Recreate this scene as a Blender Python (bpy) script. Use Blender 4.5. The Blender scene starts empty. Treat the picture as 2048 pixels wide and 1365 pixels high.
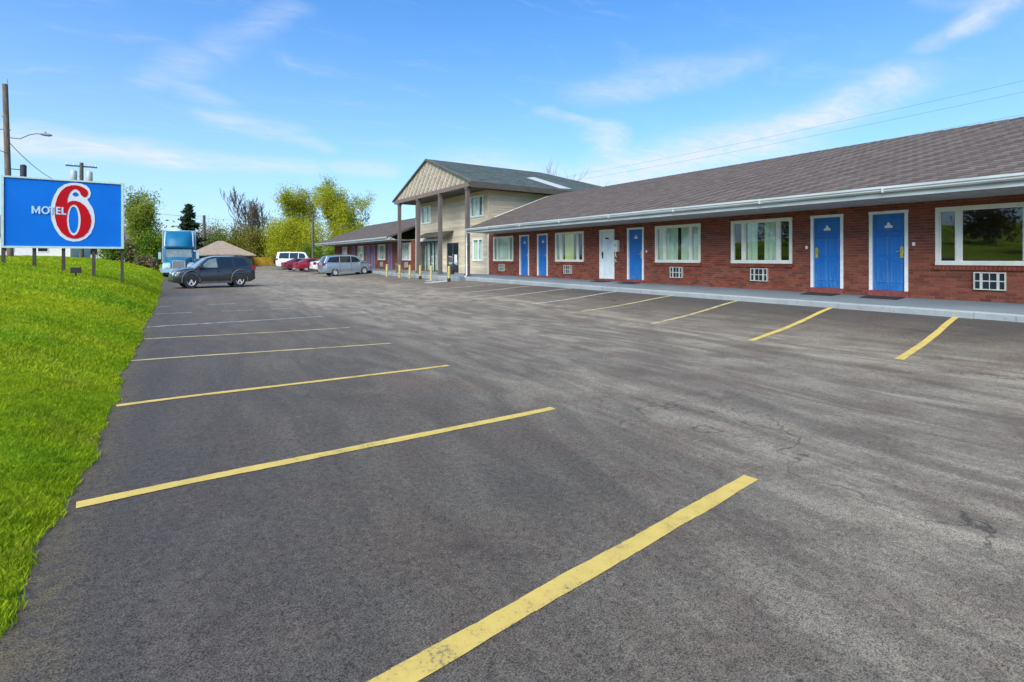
import bpy, math, random
import numpy as np
from mathutils import Vector, Matrix

random.seed(7)
RNG = np.random.default_rng(11)
S = bpy.context.scene
COL = S.collection
R = math.radians

# ------------------------------------------------------------------ camera
cd = bpy.data.cameras.new('camera')
cam = bpy.data.objects.new('camera', cd)
COL.objects.link(cam)
cam.location = (0, 0, 1.5)
cam.rotation_euler = (R(90), 0, R(-33.9))
cd.sensor_width = 36.0
cd.lens = 1010 / 2048 * 36.0
cd.shift_y = -165.5 / 2048
cd.clip_start = 0.05
cd.clip_end = 4000
S.camera = cam

# ------------------------------------------------------------------ light
SUN_EL, SUN_AZ = R(42), R(233)            # azimuth clockwise from +Y: behind the camera, to the left
world = bpy.data.worlds.new('World')
S.world = world
world.use_nodes = True
S.view_settings.view_transform = 'Standard'
S.view_settings.look = 'None'
S.view_settings.gamma = 1
S.view_settings.use_curve_mapping = False
S.view_settings.exposure = 2.1
SKY_STRENGTH = 0.06


class NT:
    """small helper to write node trees"""
    def __init__(s, tree):
        s.t = tree
        s.n = tree.nodes
        s.l = tree.links

    def node(s, kind, **kw):
        n = s.n.new(kind)
        for k, v in kw.items():
            setattr(n, k, v)
        return n

    def put(s, sock, val):
        if hasattr(val, 'is_output') or hasattr(val, 'links'):
            s.l.new(val, sock)
        else:
            sock.default_value = val

    def math(s, op, a, b=None, c=None, clamp=False):
        n = s.node('ShaderNodeMath', operation=op, use_clamp=clamp)
        s.put(n.inputs[0], a)
        if b is not None:
            s.put(n.inputs[1], b)
        if c is not None:
            s.put(n.inputs[2], c)
        return n.outputs[0]

    def vmath(s, op, a, b=None, scale=None):
        n = s.node('ShaderNodeVectorMath', operation=op)
        s.put(n.inputs[0], a)
        if b is not None:
            s.put(n.inputs[1], b)
        if scale is not None:
            s.put(n.inputs['Scale'], scale)
        return n.outputs['Value'] if op in ('LENGTH', 'DOT_PRODUCT', 'DISTANCE') else n.outputs[0]

    def noise(s, vec, scale, detail=4, rough=0.55, dist=0.0):
        n = s.node('ShaderNodeTexNoise')
        if vec is not None:
            s.l.new(vec, n.inputs['Vector'])
        n.inputs['Scale'].default_value = scale
        n.inputs['Detail'].default_value = detail
        n.inputs['Roughness'].default_value = rough
        n.inputs['Distortion'].default_value = dist
        return n.outputs['Fac']

    def smooth(s, v, a, b, lo=0.0, hi=1.0):
        n = s.node('ShaderNodeMapRange', interpolation_type='SMOOTHSTEP')
        s.put(n.inputs[0], v)
        for i, q in enumerate((a, b, lo, hi)):
            n.inputs[i + 1].default_value = q
        return n.outputs[0]

    def mix(s, fac, a, b, blend='MIX'):
        n = s.node('ShaderNodeMix', data_type='RGBA', blend_type=blend)
        s.put(n.inputs[0], fac)
        for i, q in ((6, a), (7, b)):
            s.put(n.inputs[i], (*q, 1) if isinstance(q, tuple) and len(q) == 3 else q)
        return n.outputs[2]

    def scalev(s, vec, sc, rot=(0, 0, 0), loc=(0, 0, 0)):
        n = s.node('ShaderNodeMapping')
        s.l.new(vec, n.inputs[0])
        n.inputs['Scale'].default_value = sc
        n.inputs['Rotation'].default_value = rot
        n.inputs['Location'].default_value = loc
        return n.outputs[0]

    def sep(s, v):
        n = s.node('ShaderNodeSeparateXYZ')
        s.l.new(v, n.inputs[0])
        return n.outputs

    def comb(s, x, y, z=0.0):
        n = s.node('ShaderNodeCombineXYZ')
        s.put(n.inputs[0], x)
        s.put(n.inputs[1], y)
        s.put(n.inputs[2], z)
        return n.outputs[0]


def build_world():
    w = NT(world.node_tree)
    w.n.clear()
    out = w.node('ShaderNodeOutputWorld')
    bg = w.node('ShaderNodeBackground')
    sky = w.node('ShaderNodeTexSky', sky_type='NISHITA')
    sky.sun_disc = False
    sky.sun_elevation = SUN_EL
    sky.sun_rotation = SUN_AZ
    sky.altitude = 100
    sky.air_density = 1.0
    sky.dust_density = 0.6
    sky.ozone_density = 2.0
    d = w.node('ShaderNodeTexCoord').outputs['Generated']
    x, y, z = w.sep(d)
    zz = w.math('ADD', w.math('MAXIMUM', z, 0.0), 0.15)
    p = w.comb(w.math('DIVIDE', x, zz), w.math('DIVIDE', y, zz))
    n1 = w.node('ShaderNodeTexNoise')
    w.l.new(p, n1.inputs['Vector'])
    n1.inputs['Scale'].default_value = 2.6
    n1.inputs['Detail'].default_value = 5
    warp = w.vmath('SCALE', w.vmath('SUBTRACT', n1.outputs['Color'], (0.5, 0.5, 0.5)), scale=0.30)
    q = w.vmath('ADD', p, warp)
    # thin cirrus: long fibres, and a few wider wisps laid along lines in the cloud plane
    fib = w.noise(w.scalev(q, (1.0, 3.2, 1.0), rot=(0, 0, R(28))), 2.3, 8, 0.62, 0.6)
    fib2 = w.noise(w.scalev(q, (1.0, 2.0, 1.0), rot=(0, 0, R(-20))), 6.0, 7, 0.65, 0.8)
    gen = w.math('MULTIPLY', w.smooth(fib, 0.50, 0.78), w.smooth(fib2, 0.30, 0.7))
    total = w.math('MULTIPLY', gen, 0.22)
    segs = [((2.186, .773), (2.314, 1.065), .10, .60), ((2.314, 1.065), (2.378, 1.421), .13, .85), ((2.378, 1.421), (2.30, 2.423), .22, .95),
            ((1.82, .38), (1.95, .50), .05, .55), ((1.95, .50), (1.998, .57), .05, .35), ((1.843, .404), (1.694, .52), .03, .25),
            ((1.40, 1.79), (1.707, 1.781), .035, .40), ((1.707, 1.781), (2.147, 2.05), .07, .60),
            ((2.148, .782), (1.883, .901), .035, .35), ((.28, 1.60), (.132, 1.948), .05, .26), ((.035, 2.031), (-.084, 2.283), .06, .26),
            ((.007, 2.242), (.175, 2.328), .05, .28), ((.188, 2.5), (.388, 2.589), .08, .40), ((.388, 2.589), (.64, 2.73), .05, .35),
            ((-.55, 3.08), (-.03, 3.17), .14, .75), ((-.03, 3.17), (.62, 3.1), .10, .5), ((.80, 2.99), (1.03, 2.93), .10, .45),
            ((1.45, 1.50), (1.66, 1.08), .09, .35), ((1.5, 2.6), (2.2, 2.5), .20, .55)]
    tex = w.math('ADD', w.math('MULTIPLY', w.smooth(fib2, 0.25, 0.75), 0.62), 0.38)
    for (a, b, wd, op) in segs:
        ab = (b[0] - a[0], b[1] - a[1], 0)
        L2 = ab[0] ** 2 + ab[1] ** 2
        ap = w.vmath('SUBTRACT', q, (a[0], a[1], 0))
        t = w.math('DIVIDE', w.vmath('DOT_PRODUCT', ap, ab), L2, clamp=True)
        pr = w.node('ShaderNodeVectorMath', operation='SCALE')
        pr.inputs[0].default_value = ab
        w.l.new(t, pr.inputs['Scale'])
        dist = w.vmath('DISTANCE', ap, pr.outputs[0])
        m = w.smooth(dist, wd * 2.3, 0.0, 0.0, min(1.0, op * 1.2))
        total = w.math('MAXIMUM', total, w.math('MULTIPLY', m, tex))
    # thin milky veil low over the horizon
    veil = w.math('POWER', w.math('SUBTRACT', 1.0, w.math('MAXIMUM', z, 0.0), clamp=True), 3.7)
    veil = w.math('MULTIPLY', veil, 0.80)
    total = w.math('ADD', veil, w.math('MULTIPLY', total, w.math('SUBTRACT', 1.0, veil)))
    total = w.math('MINIMUM', total, 0.93)
    tint = w.mix(1.0, sky.outputs[0], (0.19, 0.66, 1.02), 'MULTIPLY')
    col = w.mix(total, tint, (3.3, 3.5, 3.85))
    w.l.new(col, bg.inputs['Color'])
    bg.inputs['Strength'].default_value = SKY_STRENGTH
    w.l.new(bg.outputs[0], out.inputs[0])


build_world()
sl = bpy.data.lights.new('sun', 'SUN')
sl.energy = 1.5
sl.angle = R(55)
sl.color = (1.0, 0.92, 0.80)
sun = bpy.data.objects.new('sun', sl)
COL.objects.link(sun)
sun.rotation_euler = (Vector((math.sin(SUN_AZ) * math.cos(SUN_EL), math.cos(SUN_AZ) * math.cos(SUN_EL), math.sin(SUN_EL)))).to_track_quat('Z', 'Y').to_euler()


# ------------------------------------------------------------------ materials
def material(name):
    m = bpy.data.materials.new(name)
    m.use_nodes = True
    t = NT(m.node_tree)
    t.n.clear()
    out = t.node('ShaderNodeOutputMaterial')
    b = t.node('ShaderNodeBsdfPrincipled')
    t.l.new(b.outputs[0], out.inputs[0])
    return m, t, b, out


def bump(t, b, h, strength=0.3, dist=0.01):
    n = t.node('ShaderNodeBump')
    n.inputs['Strength'].default_value = strength
    n.inputs['Distance'].default_value = dist
    t.l.new(h, n.inputs['Height'])
    t.l.new(n.outputs[0], b.inputs['Normal'])


def plain(name, col, rough=0.6, metal=0.0, var=0.18, scale=6.0, bstr=0.0, coat=0.0, spec=0.5, streak=None):
    """painted / bare surface with blotchy wear so it never reads as one flat colour"""
    m, t, b, out = material(name)
    pos = t.node('ShaderNodeNewGeometry').outputs['Position']
    v = t.scalev(pos, streak) if streak else pos
    f = t.smooth(t.noise(v, scale, 6, 0.62), 0.28, 0.72)
    a = tuple(c * (1 - var) for c in col)
    c2 = tuple(min(1, c * (1 + var * 0.6)) for c in col)
    t.l.new(t.mix(f, a, c2), b.inputs['Base Color'])
    b.inputs['Roughness'].default_value = rough
    b.inputs['Metallic'].default_value = metal
    b.inputs['Specular IOR Level'].default_value = spec
    b.inputs['Coat Weight'].default_value = coat
    b.inputs['Coat Roughness'].default_value = 0.05
    if bstr:
        bump(t, b, t.noise(v, scale * 8, 5, 0.6), bstr, 0.01)
    return m


def mat_siding():
    m = plain('beige_siding', (0.60, 0.50, 0.35), 0.65, var=0.14, scale=1.6, streak=(0.6, 0.6, 4), bstr=0.1)
    t = NT(m.node_tree)
    b = [n for n in t.n if n.type == 'BSDF_PRINCIPLED'][0]
    src = b.inputs['Base Color'].links[0].from_socket
    rnd = t.node('ShaderNodeObjectInfo').outputs['Random']
    k = t.node('ShaderNodeVectorMath', operation='SCALE')
    t.l.new(src, k.inputs[0])
    t.l.new(t.smooth(rnd, 0, 1, 0.86, 1.08), k.inputs['Scale'])
    t.l.new(k.outputs[0], b.inputs['Base Color'])
    return m


def mat_door(name, col):
    m = plain(name, col, 0.42, var=0.16, scale=2.5, streak=(1, 1, 0.5))
    t = NT(m.node_tree)
    b = [n for n in t.n if n.type == 'BSDF_PRINCIPLED'][0]
    src = b.inputs['Base Color'].links[0].from_socket
    pos = t.node('ShaderNodeNewGeometry').outputs['Position']
    z = t.sep(pos)[2]
    n1 = t.noise(t.scalev(pos, (1, 9, 1.2)), 2.0, 6, 0.7)
    kick = t.math('MULTIPLY', t.smooth(z, 1.5, 0.65), t.smooth(n1, 0.38, 0.68))
    t.l.new(t.mix(t.math('MULTIPLY', kick, 0.34), src, (0.16, 0.36, 0.55)), b.inputs['Base Color'])
    return m


def mat_asphalt():
    m, t, b, out = material('asphalt')
    pos = t.node('ShaderNodeNewGeometry').outputs['Position']
    x, y, z = t.sep(pos)
    big = t.noise(t.scalev(pos, (0.35, 0.12, 0.3)), 1.0, 4, 0.55, 0.4)
    blot = t.noise(pos, 1.3, 6, 0.62, 0.5)
    streak = t.noise(t.scalev(pos, (1.3, 0.24, 1.0), rot=(0, 0, R(5))), 1.0, 6, 0.58, 2.6)
    lane = t.math('MULTIPLY', t.smooth(t.math('MULTIPLY_ADD', t.math('MAXIMUM', t.math('SUBTRACT', 2.6, y), 0.0), 1.1, x), 1.6, 5.2), t.smooth(x, 12.8, 9.6))       # where the cars drive the binder has worn pale
    pale = t.math('ADD', t.math('MULTIPLY', t.smooth(streak, 0.32, 0.70), t.math('ADD', t.math('MULTIPLY', lane, 0.50), 0.22)), t.math('MULTIPLY', lane, 0.30))
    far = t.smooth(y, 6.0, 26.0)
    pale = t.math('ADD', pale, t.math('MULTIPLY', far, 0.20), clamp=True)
    pale = t.math('MULTIPLY', pale, t.smooth(big, 0.25, 0.65, 0.55, 1.15), clamp=True)
    col = t.mix(pale, (0.082, 0.071, 0.056), (0.295, 0.254, 0.188))
    col = t.mix(t.smooth(blot, 0.40, 0.70, 0.0, 0.6), col, (0.105, 0.076, 0.056))
    hue = t.noise(pos, 0.55, 4, 0.6, 0.6)
    col = t.mix(t.smooth(hue, 0.52, 0.72, 0.0, 0.55), col, (0.150, 0.106, 0.076))
    # newer, blacker seal along the grass side and below the walkway kerb
    seal = t.math('ADD', t.smooth(t.math('ADD', x, t.math('MULTIPLY', blot, 1.4)), 2.1, 0.2), t.math('MULTIPLY', t.smooth(t.math('ADD', x, blot), 12.3, 14.2), t.smooth(y, 24.0, 16.0)), clamp=True)
    col = t.mix(t.math('MULTIPLY', seal, 0.60), col, (0.052, 0.047, 0.046))
    dirt = t.math('MULTIPLY', t.smooth(t.math('MULTIPLY_ADD', blot, 0.35, x), -0.02, -0.34), t.smooth(t.noise(pos, 9.0, 5, 0.7), 0.35, 0.6))
    col = t.mix(t.math('MULTIPLY', dirt, 0.75), col, (0.120, 0.095, 0.050))
    # stone grain
    g1 = t.noise(pos, 150.0, 3, 0.8)
    g2 = t.noise(pos, 26.0, 5, 0.8)
    near = t.smooth(y, 14.0, 4.0, 0.45, 1.0)
    gr = t.math('MULTIPLY', t.smooth(g1, 0.38, 0.64, -1.0, 1.0), near)
    gr = t.math('MULTIPLY_ADD', gr, 0.62, t.math('MULTIPLY', t.smooth(g2, 0.35, 0.65, -1, 1), 0.24))
    k = t.math('ADD', gr, 1.0)
    kk = t.node('ShaderNodeVectorMath', operation='SCALE')
    t.l.new(col, kk.inputs[0])
    t.l.new(k, kk.inputs['Scale'])
    col = kk.outputs[0]
    # oil drips where engines stand, one run of blots along each row of stalls
    oil = t.noise(t.scalev(pos, (1.1, 0.9, 1.0), loc=(3.7, 1.2, 0)), 0.9, 5, 0.55, 0.3)
    rows_ = t.math('ADD', t.math('MULTIPLY', t.smooth(x, 0.2, 1.0), t.smooth(x, 2.4, 1.6)), t.math('MULTIPLY', t.smooth(x, 11.6, 12.2), t.smooth(x, 13.4, 12.9)))
    col = t.mix(t.math('MULTIPLY', t.math('MULTIPLY', t.smooth(oil, 0.60, 0.72), rows_), 0.6), col, (0.028, 0.026, 0.026))
    # hairline cracks
    vo = t.node('ShaderNodeTexVoronoi', feature='DISTANCE_TO_EDGE')
    wn = t.node('ShaderNodeTexNoise')
    t.l.new(pos, wn.inputs['Vector'])
    wn.inputs['Scale'].default_value = 1.7
    wn.inputs['Detail'].default_value = 6
    t.l.new(t.vmath('ADD', pos, t.vmath('SCALE', wn.outputs['Color'], scale=1.3)), vo.inputs['Vector'])
    vo.inputs['Scale'].default_value = 0.16
    crack = t.math('MULTIPLY', t.smooth(vo.outputs['Distance'], 0.004, 0.0), t.smooth(big, 0.42, 0.6))
    col = t.mix(t.math('MULTIPLY', crack, 0.7), col, (0.02, 0.02, 0.02))
    t.l.new(col, b.inputs['Base Color'])
    b.inputs['Roughness'].default_value = 0.86
    b.inputs['Specular IOR Level'].default_value = 0.35
    bump(t, b, t.math('ADD', g1, t.math('MULTIPLY', g2, 0.6)), 0.55, 0.006)
    return m


def mat_line(name, col, worn):
    m, t, b, out = material(name)
    pos = t.node('ShaderNodeNewGeometry').outputs['Position']
    n1 = t.noise(pos, 60.0, 5, 0.75)
    n2 = t.noise(pos, 5.0, 6, 0.7)
    f = t.math('ADD', n1, t.math('MULTIPLY', n2, 0.9))
    wear = t.smooth(f, worn + 0.10, worn - 0.16)
    c = t.mix(t.smooth(n2, 0.3, 0.7), tuple(q * 0.82 for q in col), col)
    col2 = t.mix(wear, c, (0.095, 0.09, 0.085))
    t.l.new(col2, b.inputs['Base Color'])
    b.inputs['Roughness'].default_value = 0.8
    bump(t, b, n1, 0.4, 0.004)
    return m


def mat_cells(name, axis_u, axis_v, u0, v0, w, h, cols, rough=0.85, grain=40.0, weave=0.0, dirt=0.25):
    """colour that changes from one brick / shingle to the next (u along the course, v across the courses)"""
    m, t, b, out = material(name)
    pos = t.node('ShaderNodeNewGeometry').outputs['Position']
    xyz = t.sep(pos)
    row = t.math('FLOOR', t.math('DIVIDE', t.math('SUBTRACT', xyz[axis_v], v0), h))
    off = t.math('MULTIPLY', t.math('MODULO', t.math('ABSOLUTE', row), 2.0), 0.5)
    cu = t.math('FLOOR', t.math('ADD', t.math('DIVIDE', t.math('SUBTRACT', xyz[axis_u], u0), w), off))
    wn = t.node('ShaderNodeTexWhiteNoise', noise_dimensions='2D')
    t.l.new(t.comb(cu, row), wn.inputs['Vector'])
    r = t.node('ShaderNodeValToRGB')
    el = r.color_ramp.elements
    while len(el) < len(cols):
        el.new(0.5)
    for i, c in enumerate(cols):
        el[i].position = i / (len(cols) - 1)
        el[i].color = (*c, 1)
    val = wn.outputs['Value']
    if weave:
        chk = t.math('MODULO', t.math('ABSOLUTE', t.math('ADD', cu, t.math('FLOOR', t.math('MULTIPLY', row, 0.5)))), 2.0)
        val = t.math('ADD', t.math('MULTIPLY', t.math('FLOOR', t.math('ADD', chk, 0.25)), weave), t.math('MULTIPLY', val, 1 - weave))
    t.l.new(val, r.inputs[0])
    g = t.noise(pos, grain, 4, 0.7)
    big = t.noise(pos, 0.9, 5, 0.6)
    c = t.mix(t.smooth(big, 0.35, 0.75, 0.0, dirt), r.outputs[0], tuple(q * 0.55 for q in cols[0]))
    c = t.mix(t.smooth(g, 0.3, 0.75, 0.0, 0.35), c, tuple(q * 0.5 for q in cols[0]))
    t.l.new(c, b.inputs['Base Color'])
    b.inputs['Roughness'].default_value = rough
    b.inputs['Specular IOR Level'].default_value = 0.25
    bump(t, b, g, 0.35, 0.004)
    return m


def mat_leaf(name, c1, c2, scale=0.6, trans=0.35, dry=None):
    m, t, b, out = material(name)
    pos = t.node('ShaderNodeNewGeometry').outputs['Position']
    f = t.smooth(t.noise(pos, scale, 5, 0.6), 0.3, 0.7)
    f2 = t.noise(pos, scale * 14, 2, 0.5)
    c = t.mix(f, c1, c2)
    c = t.mix(t.smooth(f2, 0.35, 0.7, 0.0, 0.55), c, tuple(q * 0.55 for q in c1))
    if dry:
        c = t.mix(t.smooth(t.noise(pos, 1.9, 6, 0.7, 0.5), 0.54, 0.70, 0.0, 0.55), c, dry)
        c = t.mix(t.smooth(t.noise(t.scalev(pos, (1, 1, 1), loc=(9, 4, 2)), 3.1, 5, 0.7, 0.4), 0.55, 0.72, 0.0, 0.65), c, tuple(q * 0.5 for q in c1))
    t.l.new(c, b.inputs['Base Color'])
    b.inputs['Roughness'].default_value = 0.75
    b.inputs['Specular IOR Level'].default_value = 0.2
    tr = t.node('ShaderNodeBsdfTranslucent')
    t.l.new(c, tr.inputs[0])
    mx = t.node('ShaderNodeMixShader')
    mx.inputs[0].default_value = trans
    t.l.new(b.outputs[0], mx.inputs[1])
    t.l.new(tr.outputs[0], mx.inputs[2])
    t.l.new(mx.outputs[0], out.inputs[0])
    return m


def mat_glass(name, tint=(0.75, 0.82, 0.80), refl=0.10):
    m = bpy.data.materials.new(name)
    m.use_nodes = True
    t = NT(m.node_tree)
    t.n.clear()
    out = t.node('ShaderNodeOutputMaterial')
    tr = t.node('ShaderNodeBsdfTransparent')
    tr.inputs[0].default_value = (*tint, 1)
    gl = t.node('ShaderNodeBsdfGlossy')
    gl.inputs['Roughness'].default_value = 0.015
    fr = t.node('ShaderNodeFresnel')
    fr.inputs[0].default_value = 1.5
    pos = t.node('ShaderNodeNewGeometry').outputs['Position']
    bm_ = t.node('ShaderNodeBump')
    bm_.inputs['Strength'].default_value = 0.10
    bm_.inputs['Distance'].default_value = 0.02
    t.l.new(t.noise(pos, 0.9, 2, 0.5), bm_.inputs['Height'])
    t.l.new(bm_.outputs[0], gl.inputs['Normal'])
    fac = t.math('MULTIPLY', t.math('ADD', fr.outputs[0], refl, clamp=True), t.math('SUBTRACT', 1.0, t.node('ShaderNodeNewGeometry').outputs['Backfacing']))
    mx = t.node('ShaderNodeMixShader')
    t.l.new(fac, mx.inputs[0])
    t.l.new(tr.outputs[0], mx.inputs[1])
    t.l.new(gl.outputs[0], mx.inputs[2])
    t.l.new(mx.outputs[0], out.inputs[0])
    return m


def mat_lawn():
    m, t, b, out = material('lawn_soil')
    pos = t.node('ShaderNodeNewGeometry').outputs['Position']
    big = t.noise(t.scalev(pos, (0.25, 0.5, 0.3)), 1.0, 5, 0.6, 0.6)
    mid = t.noise(pos, 2.2, 6, 0.7)
    fine = t.noise(pos, 30.0, 4, 0.75)
    c = t.mix(t.smooth(big, 0.3, 0.7), (0.19, 0.32, 0.006), (0.40, 0.44, 0.012))
    c = t.mix(t.smooth(mid, 0.4, 0.75, 0.0, 0.5), c, (0.085, 0.21, 0.005))
    c = t.mix(t.smooth(fine, 0.3, 0.7, 0.0, 0.55), c, (0.08, 0.16, 0.005))
    t.l.new(c, b.inputs['Base Color'])
    b.inputs['Roughness'].default_value = 0.95
    b.inputs['Specular IOR Level'].default_value = 0.1
    bump(t, b, t.math('ADD', fine, mid), 0.8, 0.03)
    return m


def mat_concrete(name, col, dark):
    m, t, b, out = material(name)
    pos = t.node('ShaderNodeNewGeometry').outputs['Position']
    a = t.noise(pos, 0.8, 6, 0.6, 0.4)
    f = t.noise(pos, 35, 4, 0.7)
    s_ = t.noise(pos, 5, 5, 0.7)
    c = t.mix(t.smooth(a, 0.3, 0.7), col, tuple(q * 0.78 for q in col))
    c = t.mix(t.smooth(s_, 0.55, 0.75, 0.0, 0.6), c, dark)
    c = t.mix(t.smooth(f, 0.35, 0.7, 0.0, 0.35), c, tuple(q * 0.6 for q in col))
    t.l.new(c, b.inputs['Base Color'])
    b.inputs['Roughness'].default_value = 0.85
    bump(t, b, t.math('ADD', f, s_), 0.35, 0.006)
    return m


def mat_bark(name, c1, c2):
    m, t, b, out = material(name)
    pos = t.node('ShaderNodeNewGeometry').outputs['Position']
    f = t.noise(t.scalev(pos, (5, 5, 0.9)), 3.0, 6, 0.7)
    t.l.new(t.mix(t.smooth(f, 0.3, 0.7), c1, c2), b.inputs['Base Color'])
    b.inputs['Roughness'].default_value = 0.9
    bump(t, b, f, 0.6, 0.02)
    return m


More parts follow.
